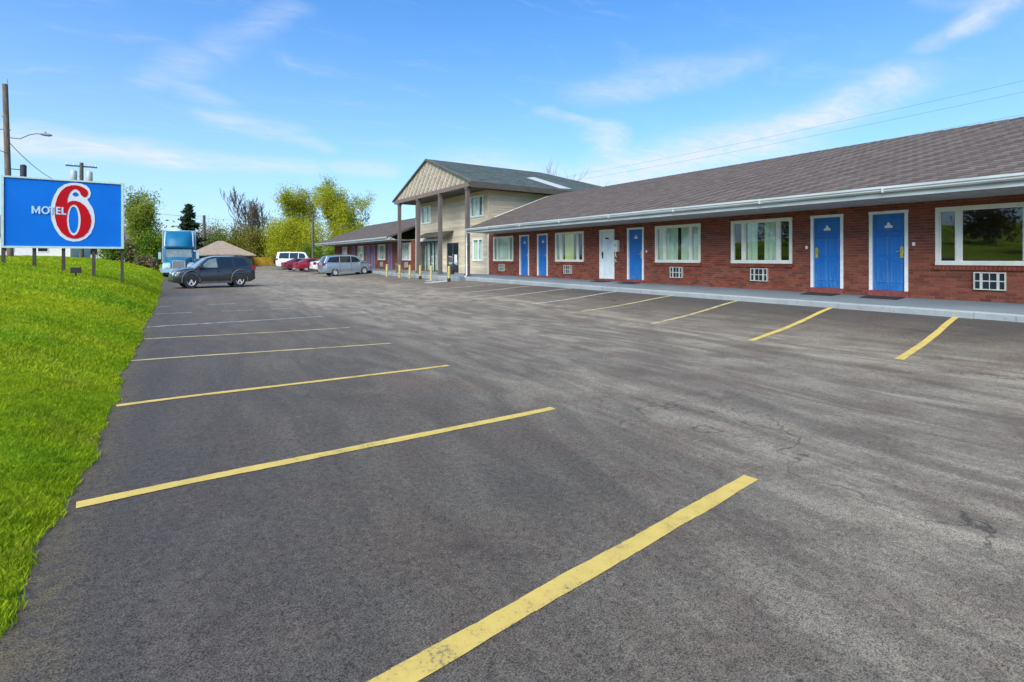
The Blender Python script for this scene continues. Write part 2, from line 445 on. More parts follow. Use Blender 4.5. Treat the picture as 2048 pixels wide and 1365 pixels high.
RP = 2.32 / 6.05     # roof pitch of the one-storey wings
M = dict(
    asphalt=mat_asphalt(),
    line=mat_line('yellow_line_paint', (0.60, 0.44, 0.105), 0.80),
    line_old=mat_line('faded_line_paint', (0.50, 0.41, 0.19), 0.86),
    line_white=mat_line('pale_line_paint', (0.50, 0.50, 0.46), 0.90),
    lawn=mat_lawn(),
    grass=mat_leaf('grass_blade', (0.18, 0.34, 0.006), (0.44, 0.50, 0.014), 0.5, 0.38, (0.42, 0.36, 0.07)),
    concrete=mat_concrete('painted_concrete', (0.175, 0.215, 0.24), (0.10, 0.13, 0.15)),
    curb=mat_concrete('kerb_concrete', (0.30, 0.335, 0.34), (0.13, 0.15, 0.16)),
    brick=mat_cells('brick_face', 1, 2, -6.0, 0.395, 0.215, 0.0757, [(0.14, 0.040, 0.025), (0.245, 0.067, 0.040), (0.30, 0.088, 0.052), (0.195, 0.056, 0.034)]),
    mortar=plain('mortar', (0.26, 0.20, 0.165), 0.95, var=0.25, scale=9),
    shingle=mat_cells('brown_shingle', 1, 2, -7.0, 3.16, 0.34, 0.068, [(0.085, 0.068, 0.059), (0.105, 0.085, 0.074), (0.125, 0.101, 0.088), (0.148, 0.120, 0.104), (0.172, 0.141, 0.123)], 0.92, 30.0, 0.55, dirt=0.06),
    shingle_green=mat_cells('grey_green_shingle', 0, 2, 10.0, 5.9, 0.30, 0.052, [(0.085, 0.105, 0.098), (0.125, 0.150, 0.138), (0.10, 0.125, 0.115)], 0.7, 20.0, dirt=0.5),
    white=plain('white_paint', (0.74, 0.75, 0.73), 0.5, var=0.10, scale=4),
    ac_plastic=plain('aged_beige_plastic', (0.50, 0.50, 0.44), 0.55, var=0.15, scale=5),
    cream=plain('cream_vinyl', (0.70, 0.69, 0.60), 0.5, var=0.10, scale=4),
    gutter=plain('white_gutter', (0.43, 0.475, 0.465), 0.55, var=0.20, scale=2.2, streak=(1, 0.5, 4)),
    soffit=plain('grey_soffit', (0.40, 0.43, 0.44), 0.6, var=0.15, scale=2),
    blue_door=mat_door('blue_door_paint', (0.003, 0.125, 0.42)),
    purple_door=plain('dull_purple_door_paint', (0.15, 0.11, 0.23), 0.5, var=0.15, scale=2),
    white_door=plain('white_door_paint', (0.66, 0.74, 0.74), 0.5, var=0.12, scale=2),
    sill_red=plain('red_brown_threshold', (0.23, 0.055, 0.045), 0.7, var=0.3, scale=8),
    brass=plain('brass', (0.62, 0.48, 0.10), 0.35, 0.6, var=0.2, scale=20),
    dark=plain('dark_recess', (0.012, 0.013, 0.014), 0.8, var=0.3),
    black=plain('black_rubber', (0.018, 0.018, 0.019), 0.75, var=0.3, scale=15),
    glass=mat_glass('window_glass', (0.93, 0.96, 0.95), 0.075),
    glass_dark=mat_glass('office_glass', (0.35, 0.42, 0.42), 0.16),
    curtain=plain('pale_curtain', (0.66, 0.78, 0.62), 0.9, var=0.12, scale=3, streak=(1, 3, 0.3)),
    curtain_lit=plain('curtain_painted_lit', (0.80, 0.84, 0.36), 0.9, var=0.12, scale=3, streak=(1, 3, 0.3)),  # lit look of the middle curtain put into a lighter, yellower colour
    room=plain('room_wall', (0.22, 0.20, 0.17), 0.9, var=0.2, scale=1),
    steel=plain('bare_metal', (0.5, 0.52, 0.53), 0.4, 0.7, var=0.15),
    siding=mat_siding(),
    diamond=mat_cells('tan_diamond_shingle', 1, 2, 25.43, 5.93, 0.34, 0.18, [(0.28, 0.235, 0.175), (0.36, 0.31, 0.235), (0.46, 0.40, 0.31), (0.54, 0.47, 0.37)], 0.75, 12.0, 0.6, dirt=0.1),
    purple_frame=plain('dull_lilac_frame_paint', (0.27, 0.24, 0.31), 0.5, var=0.15, scale=2),
    brownwood=plain('brown_weathered_wood', (0.165, 0.125, 0.105), 0.8, var=0.25, scale=3, streak=(3, 3, 0.5), bstr=0.2),
    postwood=plain('grey_brown_post_paint', (0.115, 0.095, 0.088), 0.8, var=0.25, scale=3, streak=(3, 3, 0.5), bstr=0.2),
    darktrim=plain('dark_brown_trim', (0.070, 0.060, 0.052), 0.7, var=0.25, scale=3),
    patch_white=plain('white_roof_patch', (0.42, 0.45, 0.46), 0.5, var=0.08),
    yellow=plain('yellow_bollard_paint', (0.42, 0.33, 0.10), 0.6, var=0.3, scale=6),
    mat=plain('black_doormat', (0.020, 0.019, 0.018), 0.95, var=0.4, scale=30, bstr=0.4),
    signblue=plain('sign_blue_face', (0.001, 0.130, 0.56), 0.6, var=0.08, scale=1.2, spec=0.12),
    signred=plain('sign_red_face', (0.42, 0.003, 0.010), 0.6, var=0.08, scale=2, spec=0.1),
    signwhite=plain('sign_white_face', (0.52, 0.56, 0.64), 0.7, var=0.05),
    signpale=plain('pale_blue_lettering', (0.34, 0.52, 0.70), 0.7, var=0.05),
    signframe=plain('pale_sign_frame', (0.42, 0.53, 0.51), 0.45, var=0.12),
    post=plain('dark_sign_post', (0.055, 0.045, 0.036), 0.85, var=0.3, scale=8),
    pole=mat_bark('pole_wood', (0.085, 0.060, 0.045), (0.20, 0.15, 0.115)),
    pole_grey=mat_bark('pole_wood_grey', (0.055, 0.05, 0.047), (0.12, 0.11, 0.10)),
    lampgrey=plain('dull_lamp_grey', (0.17, 0.19, 0.20), 0.6, 0.0, var=0.15),
    wire=plain('wire', (0.10, 0.12, 0.14), 0.6),
    transformer=plain('transformer_grey', (0.36, 0.40, 0.42), 0.5, var=0.1),
    bark=mat_bark('bark', (0.035, 0.028, 0.022), (0.12, 0.095, 0.075)),
    bark_warm=mat_bark('bark_warm', (0.060, 0.045, 0.030), (0.14, 0.11, 0.075)),
    bark_grey=mat_bark('bark_grey', (0.06, 0.053, 0.05), (0.17, 0.15, 0.135)),
    leaf_spring=mat_leaf('spring_leaf', (0.33, 0.38, 0.016), (0.58, 0.57, 0.035), 0.35, 0.5),
    leaf_yellow=mat_leaf('yellow_leaf', (0.35, 0.37, 0.016), (0.58, 0.54, 0.035), 0.5, 0.5),
    leaf_pale=mat_leaf('pale_leaf', (0.20, 0.27, 0.03), (0.40, 0.43, 0.07), 0.4, 0.45),
    leaf_green=mat_leaf('green_leaf', (0.085, 0.17, 0.012), (0.18, 0.27, 0.02), 0.6, 0.3),
    leaf_dark=mat_leaf('dark_leaf', (0.012, 0.032, 0.014), (0.035, 0.065, 0.022), 0.8, 0.1),
    leaf_olive=mat_leaf('olive_leaf', (0.15, 0.15, 0.028), (0.30, 0.29, 0.04), 0.5, 0.3),
    leaf_brown=mat_leaf('brown_twig_leaf', (0.13, 0.10, 0.065), (0.22, 0.18, 0.10), 0.5, 0.2),
    fence=plain('ochre_fence', (0.46, 0.255, 0.014), 0.75, var=0.3, scale=1.5),
    tile=mat_cells('tan_roof_shingle', 0, 2, 0, 0, 0.35, 0.06, [(0.27, 0.21, 0.155), (0.37, 0.29, 0.22), (0.31, 0.25, 0.19)], 0.9),
    housewhite=plain('white_house_siding', (0.62, 0.62, 0.60), 0.7, var=0.1),
    housetan=plain('tan_house_siding', (0.40, 0.30, 0.21), 0.7, var=0.15),
    housegrey=plain('grey_house_siding', (0.36, 0.37, 0.38), 0.7, var=0.12),
    roofgrey=plain('grey_house_roof', (0.13, 0.13, 0.14), 0.9, var=0.2, scale=3),
)


def paint(name, col, rough=0.28, metal=0.35):
    return plain(name, col, rough, metal, var=0.05, scale=1.5, coat=0.9)


# ------------------------------------------------------------------ mesh helpers
class MB:
    def __init__(s):
        s.v, s.f, s.m = [], [], []

    def add(s, pts, faces, mi=0):
        k = len(s.v)
        s.v += [tuple(p) for p in pts]
        for f in faces:
            s.f.append(tuple(i + k for i in f))
            s.m.append(mi)
        return s

    def box(s, x0, x1, y0, y1, z0, z1, mi=0):
        if x0 > x1: x0, x1 = x1, x0
        if y0 > y1: y0, y1 = y1, y0
        if z0 > z1: z0, z1 = z1, z0
        p = [(x0, y0, z0), (x1, y0, z0), (x1, y1, z0), (x0, y1, z0), (x0, y0, z1), (x1, y0, z1), (x1, y1, z1), (x0, y1, z1)]
        return s.add(p, [(3, 2, 1, 0), (4, 5, 6, 7), (0, 1, 5, 4), (1, 2, 6, 5), (2, 3, 7, 6), (3, 0, 4, 7)], mi)

    def obox(s, c, ax, ay, az, mi=0):
        c, ax, ay, az = map(Vector, (c, ax, ay, az))
        p = [c + i * ax + j * ay + k * az for k in (-1, 1) for j in (-1, 1) for i in (-1, 1)]
        flip = ax.cross(ay).dot(az) < 0
        F = [(0, 2, 3, 1), (4, 5, 7, 6), (0, 1, 5, 4), (1, 3, 7, 5), (3, 2, 6, 7), (2, 0, 4, 6)]
        return s.add(p, [f[::-1] for f in F] if flip else F, mi)

    def quad(s, a, b, c, d, mi=0):
        return s.add([a, b, c, d], [(0, 1, 2, 3)], mi)

    def prism(s, poly, off, mi=0):
        """closed prism: polygon (3D points) swept by vector off"""
        n = len(poly)
        off = Vector(off)
        a = [Vector(p) for p in poly]
        b = [p + off for p in a]
        F = [tuple(range(n))[::-1], tuple(range(n, 2 * n))] + [(i, (i + 1) % n, n + (i + 1) % n, n + i) for i in range(n)]
        nn = Vector((0, 0, 0))
        for i in range(n):
            nn += a[i].cross(a[(i + 1) % n])
        if nn.dot(off) < 0:
            F = [f[::-1] for f in F]
        return s.add(a + b, F, mi)

    def tube(s, pts, rad, n=8, mi=0, cap=True):
        pts = [Vector(p) for p in pts]
        if not hasattr(rad, '__len__'):
            rad = [rad] * len(pts)
        rings = []
        for i, p in enumerate(pts):
            d = (pts[min(i + 1, len(pts) - 1)] - pts[max(i - 1, 0)]).normalized()
            u = d.cross(Vector((0, 0, 1)) if abs(d.z) < 0.9 else Vector((1, 0, 0))).normalized()
            w = d.cross(u)
            rings.append([p + rad[i] * (math.cos(2 * math.pi * k / n) * u + math.sin(2 * math.pi * k / n) * w) for k in range(n)])
        V = [q for r in rings for q in r]
        F = []
        for i in range(len(pts) - 1):
            for k in range(n):
                a, b = i * n + k, i * n + (k + 1) % n
                F.append((a, a + n, b + n, b))
        if cap:
            F.append(tuple(range(n)))
            F.append(tuple(range((len(pts) - 1) * n, len(pts) * n))[::-1])
        return s.add(V, F, mi)

    def mesh(s, name, mats, smooth=None):
        me = bpy.data.meshes.new(name)
        me.from_pydata(s.v, [], s.f)
        for m in (mats if isinstance(mats, (list, tuple)) else [mats]):
            me.materials.append(m)
        me.polygons.foreach_set('material_index', s.m)
        if smooth is not None:
            me.polygons.foreach_set('use_smooth', [True] * len(s.f))
            me.set_sharp_from_angle(angle=R(smooth))
        me.update()
        return me

    def build(s, name, mats, parent=None, smooth=None, world=False):
        return link(name, s.mesh(name, mats, smooth), parent, world)


def world_inv(p):
    m = p.matrix_basis.copy()
    q = p
    while q.parent is not None:
        m = q.parent.matrix_basis @ q.matrix_parent_inverse @ m
        q = q.parent
    return m.inverted()


def link(name, me, parent=None, world=False, loc=None):
    o = bpy.data.objects.new(name, me)
    COL.objects.link(o)
    if parent is not None:
        o.parent = parent
        if world:
            o.matrix_parent_inverse = world_inv(parent)
    if loc is not None:
        o.location = loc
    return o


def tag(o, label=None, cat=None, group=None, kind=None):
    for k, v in (('label', label), ('category', cat), ('group', group), ('kind', kind)):
        if v:
            o[k] = v
    return o


def thing(name, label, cat, loc=(0, 0, 0), rz=0.0, group=None, scale=None):
    o = bpy.data.objects.new(name, None)
    COL.objects.link(o)
    o.location = loc
    o.rotation_euler = (0, 0, rz)
    if scale:
        o.scale = scale
    o.empty_display_size = 0.2
    return tag(o, label, cat, group)


def copy_tree(o, parent=None):
    c = o.copy()
    COL.objects.link(c)
    if parent is not None:
        c.parent = parent
    for ch in [q for q in bpy.data.objects if q.parent == o]:
        copy_tree(ch, c)
    return c


def fast_mesh(name, V, F4, mat, parent=None):
    """V (n,3), F (m,k) numpy -> object"""
    me = bpy.data.meshes.new(name)
    nv, nf, k = len(V), len(F4), F4.shape[1]
    me.vertices.add(nv)
    me.vertices.foreach_set('co', V.astype(np.float32).ravel())
    me.loops.add(nf * k)
    me.loops.foreach_set('vertex_index', F4.astype(np.int32).ravel())
    me.polygons.add(nf)
    me.polygons.foreach_set('loop_start', np.arange(0, nf * k, k, dtype=np.int32))
    me.update(calc_edges=True)
    me.materials.append(mat)
    return link(name, me, parent)


# ------------------------------------------------------------------ ground shape
_AX = [-3, -0.5, 1.5, 3.3, 7.0, 9.2, 11.5, 14.0, 40]
_AZ = [0.10, 0.09, 0.0, -0.08, -0.17, -0.17, -0.02, 0.25, 0.25]
_BZ = [-0.04, -0.05, -0.05, -0.06, -0.06, -0.04, 0.07, 0.24, 0.28]


def sst(a, b, v):
    t = np.clip((np.asarray(v, float) - a) / (b - a), 0, 1)
    return t * t * (3 - 2 * t)


def lot_z(x, y):
    x = np.asarray(x, float)
    y = np.asarray(y, float)
    def prof(tab):
        return sum(np.interp(x + d, _AX, tab) for d in (-.7, -.35, 0, .35, .7)) / 5
    t = sst(10, 27, y)
    return prof(_AZ) * (1 - t) + prof(_BZ) * t + 0.30 * sst(62, 92, y)


def edge_x(y):
    y = np.asarray(y, float)
    e = -0.50 + 0.035 * np.sin(1.3 * y + .4) + 0.03 * np.sin(2.9 * y + 1) + 0.022 * np.sin(7.1 * y) + 0.018 * np.sin(13.7 * y + 2)
    return -0.50 + (e + 0.50) * 0.75 - 0.15 * sst(25, 40, y) - 0.16 * (1 - sst(1.2, 3.4, y))


_LD = [0, .10, .5, 1.05, 1.9, 2.8, 4.3, 5.5, 7.5, 12, 300]
_LZ = [0, .05, .30, .58, .83, 1.02, 1.32, 1.47, 1.60, 1.66, 1.72]


def lawn_z(x, y):
    x = np.asarray(x, float)
    y = np.asarray(y, float)
    e = edge_x(y)
    d = np.maximum(e - x, 0)
    z = sum(np.interp(np.maximum(d + k, 0), _LD, _LZ) for k in (-.06, 0, .06)) / 3
    z = z + 0.07 * np.maximum(d - 19, 0) * (1 - sst(55, 95, y))
    b = 0.022 * np.sin(1.7 * x + .6 * y) + 0.018 * np.sin(2.3 * y - x) + 0.012 * np.sin(4.1 * x + 3.3 * y)
    return lot_z(np.maximum(x, e), y) * np.exp(-d / 3) + z * (0.62 + 0.38 * sst(6, 19, y)) * (1 - 0.25 * sst(60, 90, y)) + b * np.clip(d, 0, 1)


def grid_obj(name, xs, ys, zf, mat, keep=None):
    X, Y = np.meshgrid(xs, ys)
    Z = zf(X, Y)
    nx, ny = len(xs), len(ys)
    V = np.stack([X.ravel(), Y.ravel(), Z.ravel()], 1)
    i = np.arange(ny - 1)[:, None] * nx + np.arange(nx - 1)[None, :]
    F = np.stack([i, i + 1, i + 1 + nx, i + nx], -1).reshape(-1, 4)
    if keep is not None:
        cx = (X[:-1, :-1] + X[1:, 1:]) / 2
        cy = (Y[:-1, :-1] + Y[1:, 1:]) / 2
        F = F[keep(cx, cy).ravel()]
    o = fast_mesh(name, V, F, mat)
    o.data.polygons.foreach_set('use_smooth', [True] * len(o.data.polygons))
    return o


# far ground, one sheet to the horizon
gm = MB()
n = 48
for k in range(n):
    a0, a1 = 2 * math.pi * k / n, 2 * math.pi * (k + 1) / n
    gm.add([(0, 40, -0.62), (1800 * math.cos(a0), 40 + 1800 * math.sin(a0), -0.62), (1800 * math.cos(a1), 40 + 1800 * math.sin(a1), -0.62)], [(0, 1, 2)])
tag(gm.build('ground', M['lawn']), kind='structure')

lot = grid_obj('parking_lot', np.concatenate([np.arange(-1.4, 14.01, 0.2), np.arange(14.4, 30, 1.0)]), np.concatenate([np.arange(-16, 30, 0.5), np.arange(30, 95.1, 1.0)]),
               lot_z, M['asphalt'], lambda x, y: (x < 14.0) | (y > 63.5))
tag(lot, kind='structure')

# lawn bank, gridded by distance from the asphalt edge
ys = np.concatenate([np.arange(-45, -2, 1.0), np.arange(-2, 25, 0.12), np.arange(25, 60, 0.5), np.arange(60, 140, 2.0)])
ds = np.array([-.03, 0, .05, .1, .18, .28, .4, .55, .72, .9, 1.1, 1.35, 1.65, 2, 2.4, 2.8, 3.3, 3.9, 4.6, 5.4, 6.3, 7.4, 8.8, 10.5, 12.5, 15, 20, 30, 50, 90, 160])
D_, Y_ = np.meshgrid(ds, ys)
X_ = edge_x(Y_) - D_
Z_ = lawn_z(X_, Y_)
Z_[:, 0] -= 0.05
V = np.stack([X_.ravel(), Y_.ravel(), Z_.ravel()], 1)
nx = len(ds)
i = np.arange(len(ys) - 1)[:, None] * nx + np.arange(nx - 1)[None, :]
F = np.stack([i, i + nx, i + nx + 1, i + 1], -1).reshape(-1, 4)
lawn = fast_mesh('lawn', V, F, M['lawn'])
lawn.data.polygons.foreach_set('use_smooth', [True] * len(F))
tag(lawn, kind='structure')

# street along the top of the bank
st = grid_obj('road', np.arange(-19, -10.9, 0.5), np.arange(-45, 140, 1.5), lambda x, y: lawn_z(x, y) + 0.05, M['asphalt'])
tag(st, kind='structure')

# grass behind the motel
tag(grid_obj('back_yard', np.arange(23.9, 90, 3.0), np.arange(-30, 63.4, 3.0), lambda x, y: 0.2 + 0 * x, M['lawn']), kind='structure')
tag(grid_obj('far_field', np.arange(-30, 120, 3.0), np.arange(94.5, 200, 3.0), lambda x, y: 0.22 + 0 * x + 0.004 * (y - 94), M['lawn']), kind='structure')


def blades(nn, y0, y1, d0, d1, h, w, bias=1.0):
    y = RNG.uniform(y0, y1, nn)
    d = d0 + (d1 - d0) * RNG.uniform(0, 1, nn) ** bias
    x = edge_x(y) - d
    clump = 0.55 + 0.45 * np.sin(x * 5.1 + 1.3 * np.sin(y * 3.3)) * np.sin(y * 4.3 + x * 2.1) + RNG.normal(0, .25, nn)
    hh = h * np.clip(0.55 + 0.55 * clump, 0.3, 1.7)
    z = lawn_z(x, y) - 0.006
    a = RNG.uniform(0, 2 * math.pi, nn)
    ww = w * RNG.uniform(.6, 1.3, nn)
    lean = RNG.uniform(0.1, .9, nn) * hh
    la = RNG.uniform(0, 2 * math.pi, nn)
    dx, dy = np.cos(a) * ww, np.sin(a) * ww
    lx, ly = np.cos(la) * lean, np.sin(la) * lean
    P = np.stack([np.stack([x - dx, y - dy, z], 1), np.stack([x + dx, y + dy, z], 1),
                  np.stack([x + dx * .7 + lx * .4, y + dy * .7 + ly * .4, z + hh * .6], 1), np.stack([x + lx, y + ly, z + hh], 1)], 1)
    return P.reshape(-1, 3)


Pg = np.concatenate([blades(150000, 1.3, 7.0, 0.0, 3.6, .036, .0028), blades(80000, 7, 14, -0.02, 6, .052, .006), blades(55000, 14, 30, -.02, 9, .07, .014),
                     blades(26000, 30, 62, -.02, 11, .08, .03), blades(9000, 1.3, 16, -.025, .16, .034, .003), blades(6000, 16, 50, -.06, .3, .08, .012)])
nb = len(Pg) // 4
tag(fast_mesh('lawn_grass', Pg, (np.arange(nb)[:, None] * 4 + np.array([0, 1, 2, 3])[None, :]), M['grass']), 'bright green mown grass covering the bank beside the lot', 'grass', kind='stuff')


# painted stall lines, draped on the asphalt
def painted_line(p0, p1, w0, w1, mat, gaps=(), bow=0.0):
    mb = MB()
    p0, p1 = np.array(p0, float), np.array(p1, float)
    d = p1 - p0
    L = np.hypot(*d)
    nrm = np.array([-d[1], d[0]]) / L
    nseg = max(8, int(L / 0.12))
    def pt(t, s):
        q = p0 + d * t + nrm * (s + bow * math.sin(math.pi * t))
        q = q + nrm * (0.003 * math.sin(t * 23 + s * 40) + random.uniform(-.003, .003))
        return (q[0], q[1], float(lot_z(q[0], q[1])) + 0.005)
    for k in range(nseg):
        t0, t1 = k / nseg, (k + 1) / nseg
        if any(a <= (t0 + t1) / 2 <= b for a, b in gaps):
            continue
        wa, wb = (w0 + (w1 - w0) * t0) / 2, (w0 + (w1 - w0) * t1) / 2
        a, b, c, e = pt(t0, -wa), pt(t1, -wb), pt(t1, wb), pt(t0, wa)
        mb.quad(a, b, c, e)
    return mb.build('painted_line', mat, lot)


painted_line((-0.45, 1.525), (3.46, 2.06), .105, .105, M['line'])
painted_line((-0.46, 3.80), (3.32, 4.16), .095, .10, M['line'])
painted_line((-0.45, 6.15), (3.36, 6.68), .085, .09, M['line'])
painted_line((-0.48, 8.72), (3.36, 9.02), .08, .085, M['line_old'])
painted_line((-0.42, 10.95), (3.36, 11.62), .08, .08, M['line_old'], bow=-.08)
painted_line((-0.45, 12.9), (3.35, 14.2), .08, .08, M['line_white'])
painted_line((-0.40, 16.1), (3.2, 17.0), .07, .07, M['line_white'], [(.22, .42), (.65, .8)])
painted_line((-0.40, 18.9), (3.2, 19.8), .07, .07, M['line_white'], [(.1, .35), (.6, .9)])
for (a, b, mt) in [((9.72, 3.28), (14.0, 3.70), 'line'), ((9.55, 5.70), (13.98, 6.18), 'line'), ((9.85, 8.45), (13.98, 8.75), 'line_old'), ((10.2, 11.45), (13.98, 11.15), 'line_old'),
                   ((10.3, 14.1), (13.98, 13.7), 'line_white'), ((10.4, 17.0), (13.98, 16.3), 'line_white'), ((10.5, 19.6), (13.98, 18.9), 'line_white'), ((10.6, 22.3), (13.98, 21.5), 'line_white')]:
    painted_line(a, b, .12, .11, M[mt], bow=(-.012 if mt == 'line' else -.01))
pp = MB()
for (x0, x1, y0, y1) in [(11.9, 13.3, 25.9, 26.9), (12.5, 13.2, 27.6, 28.1)]:
    for k in range(6):
        xa, xb = x0 + (x1 - x0) * k / 6, x0 + (x1 - x0) * (k + 1) / 6
        pp.quad(*[(q[0], q[1], float(lot_z(*q)) + .010) for q in ((xa, y0), (xb, y0), (xb, y1), (xa, y1))])
pp.build('painted_patch', M['line_white'], lot)

# walkway: slab, kerb with joints
def sw_z(x, y, xe):
    return 0.37 + (np.asarray(x) - xe) / (16 - xe) * 0.10 + 0.05 * sst(6, 25, y)


walk = MB()
def walk_run(xe, y0, y1, step):
    yy = y0
    while yy < y1 - 0.01:
        ye = min(yy + step, y1)
        j = 0.006
        za, zb = float(sw_z(xe, yy, xe)), float(sw_z(16.05, yy, xe))
        zc, zd = float(sw_z(xe, ye, xe)), float(sw_z(16.05, ye, xe))
        walk.add([(xe + .16, yy + j, za), (16.05, yy + j, zb), (16.05, ye - j, zd), (xe + .16, ye - j, zc),
                  (xe + .16, yy + j, 0), (16.05, yy + j, 0), (16.05, ye - j, 0), (xe + .16, ye - j, 0)],
                 [(0, 1, 2, 3), (0, 4, 5, 1), (1, 5, 6, 2), (2, 6, 7, 3), (3, 7, 4, 0)])
        yy = ye
walk_run(14.0, -7, 25.6, 3.0)
walk_run(13.45, 25.6, 38.2, 3.15)
walk_run(14.0, 38.2, 62.2, 3.0)
walk.box(14.2, 16.05, -7, 62, -0.1, 0.30)
walk_o = tag(walk.build('walkway', M['concrete']), kind='structure')


def kerb(xe, y0, y1, step):
    yy = y0
    while yy < y1 - 0.01:
        ye = min(yy + step, y1)
        mb = MB()
        k = 4
        for q in range(k):
            a, b = yy + (ye - yy) * q / k + (.004 if q == 0 else 0), yy + (ye - yy) * (q + 1) / k
            za, zb = float(sw_z(xe, a, xe)) + .004 + random.uniform(-.006, .006), float(sw_z(xe, b, xe)) + .004 + random.uniform(-.006, .006)
            r0, r1 = xe + random.uniform(-.022, .012), xe + random.uniform(-.022, .012)
            mb.add([(r0, a, -.05), (r1, b, -.05), (r1, b, zb - .03), (r0, a, za - .03), (xe + .03, a, za), (xe + .03, b, zb), (xe + .158, b, zb), (xe + .158, a, za), (xe + .158, a, -.05), (xe + .158, b, -.05)],
                   [(0, 3, 2, 1), (3, 4, 5, 2), (4, 7, 6, 5), (7, 8, 9, 6)] + ([(0, 8, 7, 4, 3)] if q == 0 else []) + ([(1, 2, 5, 6, 9)] if q == k - 1 else []))
        mb.build('kerb_stone', M['curb'], walk_o)
        yy = ye
kerb(14.0, -7, 25.6, 2.6)
kerb(13.45, 25.6, 38.2, 2.52)
kerb(14.0, 38.2, 62.2, 3.0)


# ------------------------------------------------------------------ brick wings
CY, CZ = 0.215, 0.0757        # brick module
X0 = 16.0                      # face of the wall


def clip(y0, y1, zc, holes):
    segs = [(y0, y1)]
    for (a, b, c, d) in holes:
        if c < zc < d:
            new = []
            for (p, q) in segs:
                if q <= a or p >= b:
                    new.append((p, q))
                else:
                    if p < a: new.append((p, a))
                    if q > b: new.append((b, q))
            segs = new
    return [(p, q) for p, q in segs if q - p > 0.02]


def brick_wall(parent, y0, y1, holes, single):
    """mortar wall with openings, and the bricks laid in running bond in front of it"""
    zs = sorted({0.30, 3.02} | {h[2] for h in holes} | {h[3] for h in holes})
    core = MB()
    for a, b in zip(zs[:-1], zs[1:]):
        for p, q in clip(y0, y1, (a + b) / 2, holes):
            core.box(X0 + .012, X0 + .22, p, q, a, b)
    wall = core.build('brick_wall', M['mortar'], parent, world=True)
    tag(wall)
    bl = []
    rows = int((3.01 - 0.40) / CZ)
    for r in range(rows):
        z0 = 0.395 + r * CZ
        k0 = int(math.floor((y0 + 6) / CY)) - 1
        yy = -6.0 + k0 * CY - (CY / 2 if r % 2 else 0)
        while yy < y1:
            for p, q in clip(max(yy + .006, y0), min(yy + CY - .006, y1), z0 + CZ / 2, holes):
                if q > p:
                    bl.append((p, q, z0 + .006, z0 + CZ - .006))
            yy += CY
    vis = [b for b in bl if b[0] > 2.5]
    vis.sort(key=lambda b: b[0])
    ind = set(vis[:300]) if single else set()
    cache = {}
    rest = MB()
    for b in bl:
        pr = random.uniform(-.0025, .0025)
        if b in ind:
            key = (round((b[1] - b[0]) / .012), )
            if key not in cache:
                w = (b[1] - b[0]) / 2
                cache[key] = MB().box(0, .026, -w, w, -(CZ / 2 - .006), CZ / 2 - .006).mesh('brick', M['brick'])
            o = link('brick', cache[key], wall)
            o.location = (X0 - .002 + pr, (b[0] + b[1]) / 2, (b[2] + b[3]) / 2)
            o.matrix_parent_inverse = world_inv(wall)
        else:
            rest.box(X0 - .002 + pr, X0 + .024, b[0], b[1], b[2], b[3])
    tag(rest.build('brick_courses', M['brick'], wall, world=True), kind='stuff')
    return wall


def sill(parent, y0, y1, z):
    mb = MB()
    nn = int((y1 - y0) / .078)
    for k in range(nn):
        a = y0 + (y1 - y0) * k / nn
        b = y0 + (y1 - y0) * (k + 1) / nn
        mb.add([(X0 - .055, a + .004, z - .115), (X0 + .03, a + .004, z - .11), (X0 + .03, b - .004, z - .11), (X0 - .055, b - .004, z - .115),
                (X0 - .055, a + .004, z - .022), (X0 + .03, a + .004, z), (X0 + .03, b - .004, z), (X0 - .055, b - .004, z - .022)],
               [(3, 2, 1, 0), (4, 5, 6, 7), (0, 1, 5, 4), (1, 2, 6, 5), (2, 3, 7, 6), (3, 0, 4, 7)])
    return mb.build('brick_sill', M['brick'], parent, world=True)


def curtain(parent, x, y0, y1, z0, z1, mat, folds=9, depth=.035):
    nn = max(8, int(folds * (y1 - y0) * 5))
    P0, P1 = [], []
    for k in range(nn + 1):
        t = k / nn
        dx = depth * math.sin(t * (y1 - y0) * folds * 2 * math.pi * .6 + math.sin(t * 9)) + random.uniform(-.006, .006)
        P0.append((x + dx * 1.15, y0 + (y1 - y0) * t, z0))
        P1.append((x + dx * .8, y0 + (y1 - y0) * t, z1))
    V = P0 + P1 + [(p[0] + .006, p[1], p[2]) for p in P0] + [(p[0] + .006, p[1], p[2]) for p in P1]
    N = nn + 1
    F = [(k, N + k, N + k + 1, k + 1) for k in range(nn)] + [(2 * N + k, 2 * N + k + 1, 3 * N + k + 1, 3 * N + k) for k in range(nn)]
    mb = MB()
    mb.add(V, F)
    return mb.build('curtain', mat, parent, smooth=60, world=True)


